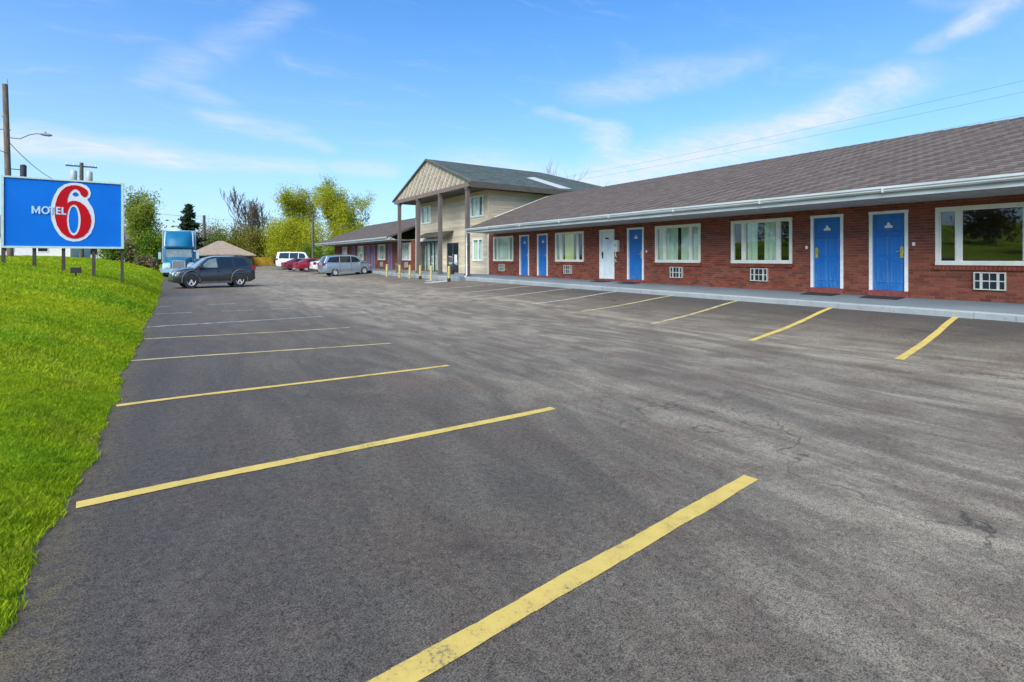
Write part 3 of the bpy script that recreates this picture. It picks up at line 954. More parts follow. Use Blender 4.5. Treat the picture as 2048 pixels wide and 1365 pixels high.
def window3(parent, y0, y1, z0, z1, label=None, curtains=(), mat='cream', lites=(0.205, 0.585), with_sill=True, glass='glass', xo=0.0):
    """three-lite vinyl window: narrow, wide, narrow. y0<y1 are the outer frame edges"""
    X = X0 + xo
    W, f, mw = y1 - y0, .085, .10
    fr = MB()
    fr.box(X - .035, X + .10, y0, y1, z1 - f, z1)
    fr.box(X - .045, X + .10, y0, y1, z0, z0 + f)
    fr.box(X - .035, X + .10, y0, y0 + f, z0 + f, z1 - f)
    fr.box(X - .035, X + .10, y1 - f, y1, z0 + f, z1 - f)
    ms = [y0 + W * lites[0] + .02, y1 - W * lites[0] - .02] if len(lites) == 2 else ([y0 + W * lites[0]] if lites else [])
    for m_ in ms:
        fr.box(X - .028, X + .10, m_ - mw / 2, m_ + mw / 2, z0 + f, z1 - f)
    w = fr.build('window', M[mat], parent, world=True)
    if label:
        w['label'] = label
    ed = [y0 + f] + [v for m_ in ms for v in (m_ - mw / 2, m_ + mw / 2)] + [y1 - f]
    for k in range(0, len(ed), 2):
        a, b = ed[k], ed[k + 1]
        MB().box(X + .030, X + .036, a - .003, b + .003, z0 + f - .003, z1 - f + .003).build('pane', M[glass], w, world=True)
        s_ = MB()
        for (p, q, r, t) in ((a, a + .022, z0 + f, z1 - f), (b - .022, b, z0 + f, z1 - f), (a + .022, b - .022, z0 + f, z0 + f + .022), (a + .022, b - .022, z1 - f - .022, z1 - f)):
            s_.box(X - .004, X + .029, p, q, r, t)
        s_.build('sash', M['white'], w, world=True)
    for (a, b, mt) in curtains:
        curtain(w, X + .13, y0 + W * a, y0 + W * b, z0 + .03, z1 - .03, M[mt])
    if with_sill:
        sill(w, y0 - .03, y1 + .03, z0 - .003)
    return w


def air_con(parent, y0, y1, z0, z1):
    mb = MB()
    X = X0
    d = X - .07
    f = .026
    mb.box(d, X + .02, y0, y1, z1 - f, z1)
    mb.box(d, X + .02, y0, y1, z0, z0 + f)
    mb.box(d, X + .02, y0, y0 + f, z0 + f, z1 - f)
    mb.box(d, X + .02, y1 - f, y1, z0 + f, z1 - f)
    W = y1 - y0
    for (t, hw) in ((.24, .024), (.50, .007), (.76, .024)):
        mb.box(d + .006, X + .01, y0 + W * t - hw, y0 + W * t + hw, z0 + f, z1 - f)
    zc = (z0 + z1) / 2
    mb.box(d + .010, X + .01, y0 + f, y1 - f, zc - .013, zc + .013)
    o = mb.build('air_conditioner', M['ac_plastic'], parent, world=True)
    g = MB()
    g.box(X - .020, X - .010, y0 + f, y1 - f, z0 + f, z1 - f, 0)
    k = z0 + f + .01
    while k < z1 - f - .01:
        g.add([(X - .046, y0 + f, k), (X - .046, y1 - f, k), (X - .022, y1 - f, k + .012), (X - .022, y0 + f, k + .012)], [(0, 3, 2, 1)], 1)
        g.add([(X - .046, y0 + f, k - .004), (X - .046, y1 - f, k - .004), (X - .046, y1 - f, k), (X - .046, y0 + f, k)], [(0, 3, 2, 1)], 1)
        k += .022
    g.build('grille', [M['dark'], plain_dark_blue], o, world=True)
    return o


plain_dark_blue = plain('dull_blue_grille', (0.035, 0.055, 0.075), 0.5, var=0.2)


def door(parent, y0, y1, z0, z1, mat='blue_door', handle='right', label=None, plate=True, frame='white', step=True, metal='brass'):
    """panel door in a flat white frame; handle side as seen from the car park (right = lower y)"""
    X = X0
    f = .075
    leaf = MB()
    a, b = y0 + f, y1 - f
    leaf.box(X + .035, X + .075, a, b, z0 + .012, z1 - f)
    W = b - a
    def panel(ya, yb, za, zb):
        e = .022
        leaf.add([(X + .034, ya, za), (X + .034, yb, za), (X + .034, yb, zb), (X + .034, ya, zb), (X + .024, ya + e, za + e), (X + .024, yb - e, za + e), (X + .024, yb - e, zb - e), (X + .024, ya + e, zb - e),
                  (X + .030, ya + 2 * e, za + 2 * e), (X + .030, yb - 2 * e, za + 2 * e), (X + .030, yb - 2 * e, zb - 2 * e), (X + .030, ya + 2 * e, zb - 2 * e)],
                 [(0, 4, 5, 1), (1, 5, 6, 2), (2, 6, 7, 3), (3, 7, 4, 0), (4, 8, 9, 5), (5, 9, 10, 6), (6, 10, 11, 7), (7, 11, 8, 4), (8, 11, 10, 9)])
    H = z1 - f - z0
    for (za, zb) in ((.10, .40), (.45, .72), (.76, .95)):
        for (pa, pb) in ((.10, .46), (.54, .90)):
            panel(a + W * pa, a + W * pb, z0 + H * za, z0 + H * zb)
    d = leaf.build('door', M[mat], parent, world=True)
    if label:
        d['label'] = label
    fr = MB()
    fr.box(X - .035, X + .10, y0, y0 + f, z0, z1 - f)
    fr.box(X - .035, X + .10, y1 - f, y1, z0, z1 - f)
    fr.box(X - .040, X + .10, y0 - .01, y1 + .01, z1 - f, z1)
    fr.build('door_frame', M[frame], d, world=True)
    if step:
        MB().box(X - .075, X + .12, y0 - .02, y1 + .02, 0.40, z0 + .008).build('threshold', M['sill_red'], d, world=True)
    s_ = 1 if handle == 'left' else -1
    hy = (b - .075) if handle == 'left' else (a + .075)
    h = MB()
    zc = z0 + H * .50
    h.prism([(X + .018, hy - .035, zc - .15), (X + .018, hy + .035, zc - .15), (X + .018, hy + .04, zc + .12), (X + .018, hy, zc + .17), (X + .018, hy - .04, zc + .12)], (.016, 0, 0))
    h.tube([(X + .02, hy, zc + .02), (X - .035, hy, zc + .02)], .016, 8)
    h.tube([(X - .035, hy + .01 * s_, zc + .02), (X - .038, hy - .11 * s_, zc + .012)], .012, 8)
    h.tube([(X + .02, hy, zc + .09), (X - .008, hy, zc + .09)], .024, 10)
    h.build('handle', M[metal], d, world=True, smooth=40)
    if plate:
        pc, pz = (a + b) / 2 + W * .0, z0 + H * .845
        pl = MB()
        o2 = [(-.085, -.06), (.085, -.06), (.095, -.035), (.085, .0), (.05, .015), (.033, .03), (.03, .075), (.0, .09), (-.03, .075), (-.033, .03), (-.05, .015), (-.085, .0), (-.095, -.035)]
        pl.prism([(X + .012, pc + p[0], pz + p[1]) for p in o2], (.014, 0, 0))
        pl.build('number_plate', M['white'], d, world=True)
    return d


def shingle_field(parent, ya, yb, xe, ze, xr, zr, single=0, keep=None, sgn=1):
    """overlapping asphalt tabs from the eave (xe, ze) up to the ridge (xr, zr); runs along y"""
    L = math.hypot(xr - xe, zr - ze)
    ux, uz = (xr - xe) / L, (zr - ze) / L
    nx_, nz_ = -uz * sgn, ux * sgn
    if nz_ < 0: nx_, nz_ = -nx_, -nz_
    ex = .068 / abs(uz)
    rows = int(L / ex)
    W = .34
    items = []
    for r in range(rows):
        s0 = r * ex
        yy = -7.0 + math.floor((ya + 7) / W - 1) * W - (W / 2 if r % 2 else 0)
        while yy < yb:
            p, q = max(yy + .004, ya), min(yy + W - .004, yb)
            if q - p > .03 and (keep is None or keep((p + q) / 2, s0)):
                items.append((r, s0, p, q))
            yy += W
    return items, (ux, uz, nx_, nz_, ex)


def tab_mesh(mb, p, q, ux, uz, nx_, nz_, ex, base, lift=.011):
    """one tab: butt edge proud, upper edge tucked in"""
    l = ex + .012
    def P(s, y, n_):
        return (base[0] + ux * s + nx_ * n_, y, base[1] + uz * s + nz_ * n_)
    mb.add([P(0, p, 0), P(0, q, 0), P(l, q, 0), P(l, p, 0), P(0, p, lift), P(0, q, lift), P(l, q, .002), P(l, p, .002)],
           [(4, 5, 6, 7) if nx_ < 0 else (4, 7, 6, 5), (0, 1, 5, 4), (3, 0, 4, 7), (1, 2, 6, 5)])


def wing_roof(parent, ya, yb, single, gable_near=True):
    """low gable roof of a guest wing: deck, shingles, ridge cap, gutter, fascia, soffit"""
    xe, ze, xr, zr, xb = 13.92, 3.165, 20.0, 3.165 + 6.08 * RP, 26.08
    dk = MB()
    t_ = .10
    dk.prism([(xe, ya, ze - .012), (xr, ya, zr - .012), (xb, ya, ze - .012), (xb, ya, ze - t_), (xr, ya, zr - t_ - .05), (xe, ya, ze - t_)], (0, yb - ya, 0))
    roof = dk.build('roof', M['shingle'], parent, world=True)
    items, (ux, uz, nx_, nz_, ex) = shingle_field(roof, ya, yb, xe - .03, ze - .004, xr, zr, 0)
    def key(it):
        x = xe + ux * it[1]
        y = (it[2] + it[3]) / 2
        z = ze + uz * it[1]
        dpt = x * .5577 + y * .83
        px = (x * .83 - y * .5577) / max(dpt, .1)
        inside = px < 1.02 and dpt > 1
        return (0 if inside else 1, dpt + it[1] * .8)
    ind = set(sorted(items, key=key)[:single])
    rest = MB()
    cache = {}
    for it in items:
        r, s0, p, q = it
        base = (xe - .03 + ux * s0, ze - .004 + uz * s0)
        lift = .009 + random.uniform(0, .006)
        if it in ind:
            kk = round((q - p) / .02)
            if kk not in cache:
                mb = MB()
                tab_mesh(mb, -(q - p) / 2, (q - p) / 2, ux, uz, nx_, nz_, ex, (0, 0), .012)
                cache[kk] = mb.mesh('shingle', M['shingle'])
            o = link('shingle', cache[kk], roof)
            o.matrix_parent_inverse = world_inv(roof)
            o.location = (base[0], (p + q) / 2, base[1])
        else:
            tab_mesh(rest, p, q, ux, uz, nx_, nz_, ex, base, lift)
    tag(rest.build('shingle_courses', M['shingle'], roof, world=True), kind='stuff')
    cap = MB()
    yy = ya
    while yy < yb:
        cap.add([(xr - .15, yy, zr - .04), (xr, yy, zr + .022), (xr + .15, yy, zr - .04), (xr - .15, yy + .32, zr - .05), (xr, yy + .32, zr + .010), (xr + .15, yy + .32, zr - .05)], [(0, 3, 4, 1), (1, 4, 5, 2), (0, 1, 2)])
        yy += .30
    cap.build('ridge_cap', M['shingle'], roof, world=True)
    # gutter: k-style trough in lengths with slightly uneven joints
    gt = MB()
    yy = ya
    prof = [(13.985, 3.05), (13.90, 3.05), (13.87, 3.085), (13.87, 3.11), (13.845, 3.135), (13.845, 3.185), (13.865, 3.185), (13.865, 3.145), (13.985, 3.06)]
    while yy < yb - .01:
        ye = min(yy + 3.0, yb)
        dz0, dz1 = random.uniform(-.007, .007), random.uniform(-.007, .007)
        k = len(prof)
        V = [(x, yy, z + dz0) for x, z in prof] + [(x, ye, z + dz1) for x, z in prof]
        gt.add(V, [(j, (j + 1) % k, k + (j + 1) % k, k + j) for j in range(k)] + [tuple(range(k))[::-1], tuple(range(k, 2 * k))])
        gt.box(13.838, 13.90, yy - .02, yy + .02, 3.045, 3.19)
        yy = ye
    gt.build('gutter', M['gutter'], parent, world=True)
    fa = MB()
    fa.box(13.99, 14.03, ya, yb, 2.935, 3.10)
    fa.build('fascia', M['gutter'], parent, world=True)
    so = MB()
    so.box(14.035, 16.01, ya + .01, yb - .01, 2.955, 2.985)
    yy = ya + .2
    while yy < yb:
        so.box(14.035, 15.99, yy, yy + .012, 2.948, 2.955)
        yy += .30
    so.build('soffit', M['soffit'], parent, world=True)
    return roof


def wing_shell(parent, y0, y1, ends):
    """the remaining walls, ceiling and floor of a wing so that the rooms behind the glass are closed"""
    mb = MB()
    mb.box(23.8, 24.0, y0, y1, .2, 3.0)
    mb.box(16.23, 23.8, y0, y1, 2.90, 2.94)
    mb.box(16.23, 23.8, y0, y1, .30, .46)
    mb.box(19.6, 19.7, y0 + .2, y1 - .2, .46, 2.90)
    for e in (y0, y1):
        mb.box(16.23, 23.8, e - (.0 if e == y0 else .2), e + (.2 if e == y0 else .0), .46, 2.90)
    k = y0 + 4.6
    while k < y1 - 2:
        mb.box(16.23, 19.6, k, k + .1, .46, 2.90)
        k += 4.9
    mb.build('room_walls', M['room'], parent, world=True)
    for e in ends:
        g = MB()
        g.prism([(16.0, e - .1, 2.99), (24.0, e - .1, 2.99), (20.0, e - .1, 5.30)], (0, .2, 0))
        g.build('gable_wall', M['siding'], parent, world=True)


wing = thing('guest_wing', 'long one-storey red brick motel wing with blue doors and white gutter', 'motel wing', (20, 12, .3))
WIN = [(23.66, 25.80), (17.76, 19.88), (11.45, 13.54), (8.17, 10.24), (2.52, 4.62)]
DOORS = [(22.14, 23.03), (20.50, 21.39), (15.79, 16.70), (14.13, 15.03), (6.73, 7.62), (5.19, 6.08)]
ZT, ZB = 2.775, 1.33
holes = [(a + .02, b - .02, ZB + .02, ZT - .02) for a, b in WIN] + [(a + .02, b - .02, .40, ZT - .02) for a, b in DOORS]
ACS = [(24.54, 25.13), (18.62, 19.18), (12.22, 12.79), (8.94, 9.52), (3.31, 3.88)]
holes += [(a + .01, b - .01, .755, 1.165) for a, b in ACS]
brick_wall(wing, -6.5, 26.32, holes, True)
wing_shell(wing, -6.5, 26.3, [-6.4])
wing_roof(wing, -7.0, 25.5, 300)
cl = [
    ('window beside the beige siding with pale curtains drawn', ((.0, .24, 'curtain'), (.26, .98, 'curtain'))),
    ('window with a curtain coloured yellow-green as if lit in the middle pane', ((.24, .40, 'room'), (.36, .74, 'curtain_lit'), (.80, .98, 'curtain'))),
    ('window with pale curtains parted on a narrow dark gap, right of the blue door', ((.02, .45, 'curtain'), (.53, .98, 'curtain'))),
    ('window with pale curtains parted on a wide dark gap', ((.23, .46, 'curtain'), (.58, .79, 'curtain'))),
    ('large uncurtained window reflecting the green lawn', ()),
]
for (a, b), (lab, cu) in zip(WIN, cl):
    window3(wing, a, b, ZB, ZT, lab, cu)
for (a, b) in ACS:
    air_con(wing, a, b, .75, 1.17)
door(wing, *DOORS[0], .56, ZT, handle='right', label='blue door nearest the beige office siding')
door(wing, *DOORS[1], .58, ZT, handle='right', label='blue door left of the yellow-green curtained window')
door(wing, *DOORS[2], .58, ZT, 'white_door', 'left', 'plain white utility door with a dark lock', plate=False, metal='dark')
door(wing, *DOORS[3], .60, ZT, handle='right', label='blue door beside the white utility door')
door(wing, *DOORS[4], .62, ZT, handle='left', label='blue door with brass lock on its left edge')
door(wing, *DOORS[5], .62, ZT, handle='right', label='blue door with brass lock on its right edge')
MB().prism([(X0 + .02, 16.38, 2.36), (X0 + .02, 16.18, 2.34), (X0 + .02, 16.16, 2.39), (X0 + .02, 16.36, 2.43)], (.012, 0, 0)).build('door_sign', M['dark'], wing, world=True)
for (yy, zz) in ((7.74, 1.83), (5.07, 1.87), (13.99, 1.78)):
    bb = MB()
    bb.box(X0 - .03, X0 + .0, yy - .03, yy + .03, zz - .045, zz + .045)
    bb.box(X0 - .038, X0 - .03, yy - .014, yy + .014, zz - .014, zz + .014)
    bb.build('door_bell', M['white'], wing, world=True)
# downspout at the office end of the gutter
ds_ = MB()
ds_.tube([(13.93, 25.42, 3.08), (13.95, 25.46, 2.98), (14.12, 25.72, 2.78), (14.14, 25.76, 2.70), (14.14, 25.76, .56), (14.10, 25.70, .46), (13.95, 25.6, .44)], .05, 8)
for zz in (2.3, 1.1):
    ds_.box(14.08, 14.20, 25.70, 25.82, zz - .015, zz + .015)
ds_.build('downspout', M['white'], wing, world=True, smooth=50)
tr = MB()
tr.box(15.955, 16.03, 26.32, 26.42, .42, 2.95)
tr.build('corner_trim', M['cream'], wing, world=True)

# things on and before the wall
wb = thing('wall_box', 'pale upright meter box on the brick between the white and blue doors', 'meter box', (15.98, 15.6, 2.0))
b1 = MB()
b1.box(-.11, .02, -.11, .11, -.22, .28)
b1.box(-.125, -.11, -.095, .095, -.19, .25)
b1.tube([(-.05, .05, -.22), (-.05, .05, -.40), (.0, .05, -.46)], .02, 8)
b1.build('case', M['cream'], wb)
MB().tube([(-.115, 0, .05), (-.165, 0, .05)], .065, 12).build('dial', M['steel'], wb, smooth=40)
fb = thing('alarm_bell', 'red round alarm bell on the brick right of the meter box', 'bell', (15.98, 15.28, 1.86))
MB().tube([(.02, 0, 0), (-.04, 0, 0), (-.06, 0, 0)], [.11, .11, .04], 14).build('gong', M['sill_red'], fb, smooth=40)
MB().box(-.03, .02, -.05, .05, .10, .32).build('bracket', M['sill_red'], fb)
sp_ = thing('hose_tap', 'small pale hose tap low on the brick beside the white door', 'tap', (15.98, 15.66, 1.36))
MB().tube([(.03, 0, 0), (-.10, 0, 0), (-.14, 0, -.05), (-.14, 0, -.10)], .028, 8).build('spout', M['cream'], sp_, smooth=40)
MB().tube([(-.06, 0, .02), (-.06, 0, .08)], .012, 8).tube([(-.06, 0, .08), (-.06, 0, .10)], .05, 10).build('valve_wheel', M['cream'], sp_, smooth=40)
for (a, b), lab in zip([DOORS[2], DOORS[3], DOORS[4], DOORS[5]], ['thin black doormat before the white utility door', 'thin black doormat before the blue door next to the white door',
                       'thin black doormat before the blue door with the brass lock on its left', 'thin black doormat before the blue door with the brass lock on its right']):
    mt = MB()
    yc = (a + b) / 2
    x0, x1 = X0 - .66, X0 - .13
    zz = [float(sw_z(x, yc, 14.0)) for x in (x0, x1)]
    y0_, y1_ = yc - .42, yc + .44
    mt.add([(x0, y0_, zz[0] + .003), (x1, y0_, zz[1] + .003), (x1, y1_, zz[1] + .003), (x0, y1_, zz[0] + .003), (x0 + .01, y0_ + .01, zz[0] + .022), (x1 - .01, y0_ + .01, zz[1] + .022), (x1 - .01, y1_ - .01, zz[1] + .022), (x0 + .01, y1_ - .01, zz[0] + .022)],
           [(3, 2, 1, 0), (4, 5, 6, 7), (0, 1, 5, 4), (1, 2, 6, 5), (2, 3, 7, 6), (3, 0, 4, 7)])
    tag(mt.build('doormat', M['mat']), lab, 'doormat', 'doormats along the walkway')

# far wing
wing2 = thing('guest_wing', 'brick motel wing with purple doors beyond the tall office porch', 'motel wing', (20, 50, .3))
W2 = [(38.46, 40.28), (44.35, 46.36), (50.54, 52.53), (56.4, 58.3)]
D2 = [(42.70, 43.60), (47.25, 48.30), (48.80, 49.85), (53.6, 54.6)]
holes2 = [(a + .02, b - .02, ZB + .02, ZT - .02) for a, b in W2] + [(a + .02, b - .02, .40, ZT - .02) for a, b in D2]
brick_wall(wing2, 37.45, 61.7, holes2, False)
wing_shell(wing2, 37.45, 61.7, [61.6])
wing_roof(wing2, 38.3, 62.3, 0)
for k, (a, b) in enumerate(W2):
    window3(wing2, a, b, ZB, ZT, None, ((.05, .4, 'curtain'), (.55, .97, 'curtain')))
for (a, b) in D2:
    door(wing2, a, b, .52, ZT, 'purple_door', 'left', plate=False, frame='purple_frame')
for yy in (39.4, 45.3):
    air_con(wing2, yy - .29, yy + .29, .75, 1.17)

# ------------------------------------------------------------------ office
off = thing('office_building', 'two-storey beige office with gabled porch on four tall brown posts', 'office', (20, 31.8, .3))
OY0, OY1 = 26.42, 37.42        # front wall span
OW = [(27.00, 28.62), (34.65, 36.40)]
openings = [(a, b, 4.10, 5.46) for a, b in OW] + [(27.05, 28.32, 1.31, 2.74), (30.28, 32.0, .44, 2.60), (33.35, 36.88, .44, 2.78)]
zs = sorted({.40, 5.72} | {h[2] for h in openings} | {h[3] for h in openings})
core = MB()
for a, b in zip(zs[:-1], zs[1:]):
    for p, q in clip(OY0, OY1, (a + b) / 2, openings):
        core.box(X0 + .03, X0 + .22, p, q, a, b)
core.box(29.8, 30.0, OY0, OY1, .3, 5.9)
core.box(16.23, 29.8, OY0, OY0 + .2, .42, 5.88)
core.box(16.23, 29.8, OY1 - .2, OY1, .42, 5.88)
core.box(16.23, 29.8, OY0 + .2, OY1 - .2, 2.9, 3.05)
core.box(16.23, 29.8, OY0 + .2, OY1 - .2, .30, .43)
ofw = core.build('front_wall', M['siding'], off, world=True)
MB().box(20.5, 20.6, OY0 + .2, OY1 - .2, .43, 2.9).box(20.5, 20.6, OY0 + .2, OY1 - .2, 3.05, 5.8).build('inner_wall', M['room'], off, world=True)
# lap siding, board by board
BH = .152
z = .44
while z < 5.70:
    zt = min(z + BH, 5.72)
    for p, q in clip(OY0 + .02, OY1 - .02, z + BH / 2, openings):
        mb = MB()
        mb.add([(X0 - .004, p, z), (X0 - .004, q, z), (X0 + .031, q, z), (X0 + .031, p, z), (X0 + .018, p, zt), (X0 + .018, q, zt), (X0 + .031, q, zt), (X0 + .031, p, zt)],
               [(0, 1, 2, 3)[::-1], (4, 5, 6, 7), (0, 4, 5, 1), (3, 2, 6, 7), (0, 3, 7, 4), (1, 5, 6, 2)])
        mb.build('siding_board', M['siding'], ofw, world=True)
    z += BH
side = MB().box(16.04, 29.8, OY0 - .012, OY0 - .002, 3.0, 5.9).build('side_wall', M['siding'], off, world=True)
z = 3.1
while z < 5.86:
    zt = min(z + BH, 5.90)
    x1 = min(29.7, 13.92 + (z - 3.05) / RP + 1.0)
    mb = MB()
    mb.add([(16.03, OY0 - .050, z), (x1, OY0 - .050, z), (x1, OY0 - .013, z), (16.03, OY0 - .013, z), (16.03, OY0 - .028, zt), (x1, OY0 - .028, zt), (x1, OY0 - .013, zt), (16.03, OY0 - .013, zt)],
           [(3, 2, 1, 0), (4, 5, 6, 7), (0, 1, 5, 4), (2, 3, 7, 6), (3, 0, 4, 7), (1, 2, 6, 5)])
    mb.build('siding_board', M['siding'], side, world=True)
    z += BH
# flashing strip where the wing roof meets the side wall
fl = MB()
za_, zb_ = 3.165 + (16.0 - 13.92) * RP, 3.165 + (19.9 - 13.92) * RP
fl.prism([(15.9, OY0 - .95, za_ + .02), (19.9, OY0 - .95, zb_ + .02), (19.9, OY0 - .95, zb_ - .12), (15.9, OY0 - .95, za_ - .12)], (0, .05, 0))
fl.build('rake_trim', M['cream'], off, world=True)
for (yy, xx) in ((OY0, 15.96), (OY1, 15.96)):
    MB().box(xx, xx + .10, yy - .06, yy + .04, .42 if yy == OY1 else 3.6, 5.72).build('corner_board', M['siding'], off, world=True)
window3(off, *OW[0], 4.10, 5.46, 'upper window over the brick wing roof', ((.05, .28, 'curtain'), (.45, .95, 'curtain')), 'white', (.36,), False, 'glass')
window3(off, *OW[1], 4.10, 5.46, 'upper window behind the left porch posts', ((.1, .45, 'curtain'), (.6, .95, 'curtain')), 'white', (.42,), False, 'glass')
window3(off, 27.05, 28.32, 1.31, 2.74, 'ground floor window beside the downspout', ((.05, .5, 'curtain'), (.55, .95, 'curtain')), 'white', (.45,), False, 'glass')
# storefront and entrance
sf = MB()
sy0, sy1 = 33.35, 36.88
sf.box(X0 - .02, X0 + .08, sy0, sy1, .44, .52)
for k in range(6):
    yy = sy0 + (sy1 - sy0 - .07) * k / 5
    sf.box(X0 - .02, X0 + .08, yy, yy + .07, .52, 2.66)
sf.box(X0 - .02, X0 + .08, sy0, sy1, 2.66, 2.78)
sfo = sf.build('storefront', M['darktrim'], off, world=True)
for k in range(5):
    a = sy0 + (sy1 - sy0 - .07) * k / 5 + .07
    b = sy0 + (sy1 - sy0 - .07) * (k + 1) / 5
    MB().box(X0 + .02, X0 + .028, a - .004, b + .004, .515, 2.665).build('pane', M['glass'], sfo, world=True)
curtain(sfo, X0 + .25, 34.0, 35.0, .6, 2.7, M['curtain'])
curtain(sfo, X0 + .25, 35.25, 36.2, .6, 2.7, M['curtain'])
MB().box(X0 - .16, X0 + .0, 33.2, 37.15, 2.785, 2.93).build('entrance_header', M['cream'], off, world=True)
cn = MB()
cn.prism([(X0 - .75, 31.0, 2.98), (X0 - .005, 31.0, 3.30), (X0 - .005, 31.0, 3.42), (X0 - .75, 31.0, 3.08)], (0, 4.6, 0))
cn.build('entrance_canopy', M['darktrim'], off, world=True)
dr = MB()
dr.box(X0 + .0, X0 + .09, 30.28, 30.36, .44, 2.60)
dr.box(X0 + .0, X0 + .09, 31.92, 32.0, .44, 2.60)
dr.box(X0 + .0, X0 + .09, 30.36, 31.92, 2.50, 2.60)
dr.box(X0 + .01, X0 + .08, 31.10, 31.18, .44, 2.50)
dro = dr.build('entrance_door', M['darktrim'], off, world=True)
MB().box(X0 + .04, X0 + .048, 30.36, 31.10, .44, 2.50).build('pane', M['glass_dark'], dro, world=True)
MB().box(X0 + .04, X0 + .048, 31.18, 31.92, .44, 2.50).build('pane', M['glass_dark'], dro, world=True)
MB().tube([(X0 + .0, 31.04, 1.2), (X0 - .06, 31.04, 1.25), (X0 - .06, 31.04, 1.7), (X0 + .0, 31.04, 1.75)], .016, 8).build('handle', M['steel'], dro, world=True, smooth=50)
MB().prism([(X0 + .034, 30.55, 1.2), (X0 + .034, 30.95, 1.2), (X0 + .034, 30.95, 1.75), (X0 + .034, 30.55, 1.75)], (.004, 0, 0)).build('notice', M['white'], dro, world=True)

# porch: posts, beam, ceiling, gable and roof
for yy in (36.86, 33.30, 29.78, 26.12):
    mb = MB()
    mb.box(14.29, 14.51, yy - .11, yy + .11, .40, 5.68)
    mb.box(14.26, 14.54, yy - .14, yy + .14, 5.54, 5.66)
    mb.box(14.26, 14.54, yy - .14, yy + .14, .39, .60)
    mb.build('porch_post', M['postwood'], off, world=True)
gy0, gy1, gyr, gz, gzr = 25.58, 37.88, 31.73, 5.98, 8.24
MB().box(14.28, 14.54, 25.75, 37.7, 5.685, 5.94).build('porch_beam', M['brownwood'], off, world=True)
MB().box(14.55, 16.0, 25.75, 37.7, 5.72, 5.76).build('porch_ceiling', M['darktrim'], off, world=True)
gp = MB()
gp.prism([(14.36, gy0 + .12, gz - .03), (14.36, gy1 - .12, gz - .03), (14.36, gyr, gzr - .10)], (.10, 0, 0))
gab = gp.build('gable', M['diamond'], off, world=True)
# diamond shingles, each proud of the one above
dm = MB()
dw, dh = .34, .36
row = 0
k = gz - .05
sl_ = (gzr - gz) / (gyr - gy0)
while k < gzr:
    yy = gy0 + (dw / 2 if row % 2 else 0)
    while yy < gy1:
        top = k + dh
        room = min(yy - gy0, gy1 - yy) * sl_ + gz - .14
        if k + dh * .8 < room:
            j = random.uniform(-.005, .005)
            dm.add([(14.325 + j, yy, k), (14.345 + j, yy - dw * .48, k + dh * .5), (14.358, yy, k + dh), (14.345 + j, yy + dw * .48, k + dh * .5), (14.362, yy, k), (14.362, yy - dw * .48, k + dh * .5), (14.362, yy + dw * .48, k + dh * .5)],
                   [(0, 3, 2, 1), (0, 1, 5, 4), (0, 4, 6, 3)])
        yy += dw
    k += dh * .5
    row += 1
tag(dm.build('diamond_shingles', M['diamond'], gab, world=True), kind='stuff')
rk = MB()
for s_ in (0, 1):
    ya_, yb_ = (gy0 - .05, gyr) if s_ == 0 else (gy1 + .05, gyr)
    rk.prism([(14.26, ya_, gz - .13), (14.26, yb_, gzr - .13 + .0), (14.26, yb_, gzr + .02), (14.26, ya_, gz + .03)], (.10, 0, 0))
rk.build('rake_board', M['brownwood'], off, world=True)
XR, XB = 24.05, 30.2
rf = MB()
t_ = .10
A0, A1 = (14.22, gy0 - .08, gz - .02), (14.22, gy1 + .08, gz - .02)
B0, B1 = (XB, gy0 - .08, gz - .02), (XB, gy1 + .08, gz - .02)
Rf, Rb = (14.22, gyr, gzr), (XR, gyr, gzr)
lower = lambda p: (p[0], p[1], p[2] - t_)
P = [A0, A1, B0, B1, Rf, Rb] + [lower(p) for p in (A0, A1, B0, B1, Rf, Rb)]
rf.add(P, [(0, 2, 5, 4), (1, 4, 5, 3), (2, 3, 5), (6, 10, 11, 8), (7, 9, 11, 10), (8, 11, 9), (0, 4, 10, 6), (4, 1, 7, 10), (0, 6, 8, 2), (1, 3, 9, 7), (2, 8, 9, 3)])
orf = rf.build('roof', M['shingle_green'], off, world=True)
# shingle courses of the office roof (slope towards the camera)
oc = MB()
Ls = math.hypot(gyr - gy0 + .08, gzr - gz + .02)
uy, uz_ = (gyr - gy0 + .08) / Ls, (gzr - gz + .02) / Ls
r = 0
while r * .145 < Ls - .1:
    s0 = r * .145
    xx = 14.2 - (.15 if r % 2 else 0)
    xmax = XB - (XB - XR) * s0 / Ls
    while xx < xmax:
        p, q = max(xx + .004, 14.2), min(xx + .296, xmax)
        if q - p > .05:
            def Pq(s, x, n_):
                return (x, gy0 - .08 + uy * s - uz_ * n_, gz - .02 + uz_ * s + uy * n_)
            lf = .008 + random.uniform(0, .007)
            oc.add([Pq(s0, p, .001), Pq(s0, q, .001), Pq(s0, p, lf), Pq(s0, q, lf), Pq(s0 + .155, q, .002), Pq(s0 + .155, p, .002)], [(2, 3, 4, 5), (0, 1, 3, 2)])
        xx += .30
    r += 1
tag(oc.build('shingle_courses', M['shingle_green'], orf, world=True), kind='stuff')
MB().box(14.25, XB, gy0 - .12, gy0 - .06, gz - .36, gz - .03).build('fascia', M['darktrim'], off, world=True)
MB().box(14.3, XB, gy0 - .05, OY0 + .02, gz - .30, gz - .26).build('soffit', M['darktrim'], off, world=True)
ps = MB()
def slp(x, y, h=.03):
    return (x, y, gz - .02 + (y - gy0 + .08) * (gzr - gz + .02) / (gyr - gy0 + .08) + h)
ps.prism([slp(20.3, 28.4), slp(21.4, 29.0), slp(22.3, 26.0), slp(21.1, 25.75)], (0, -.004, .014))
ps.build('roof_patch', M['patch_white'], off, world=True)  # flat whitish quad lying just above the office roof slope

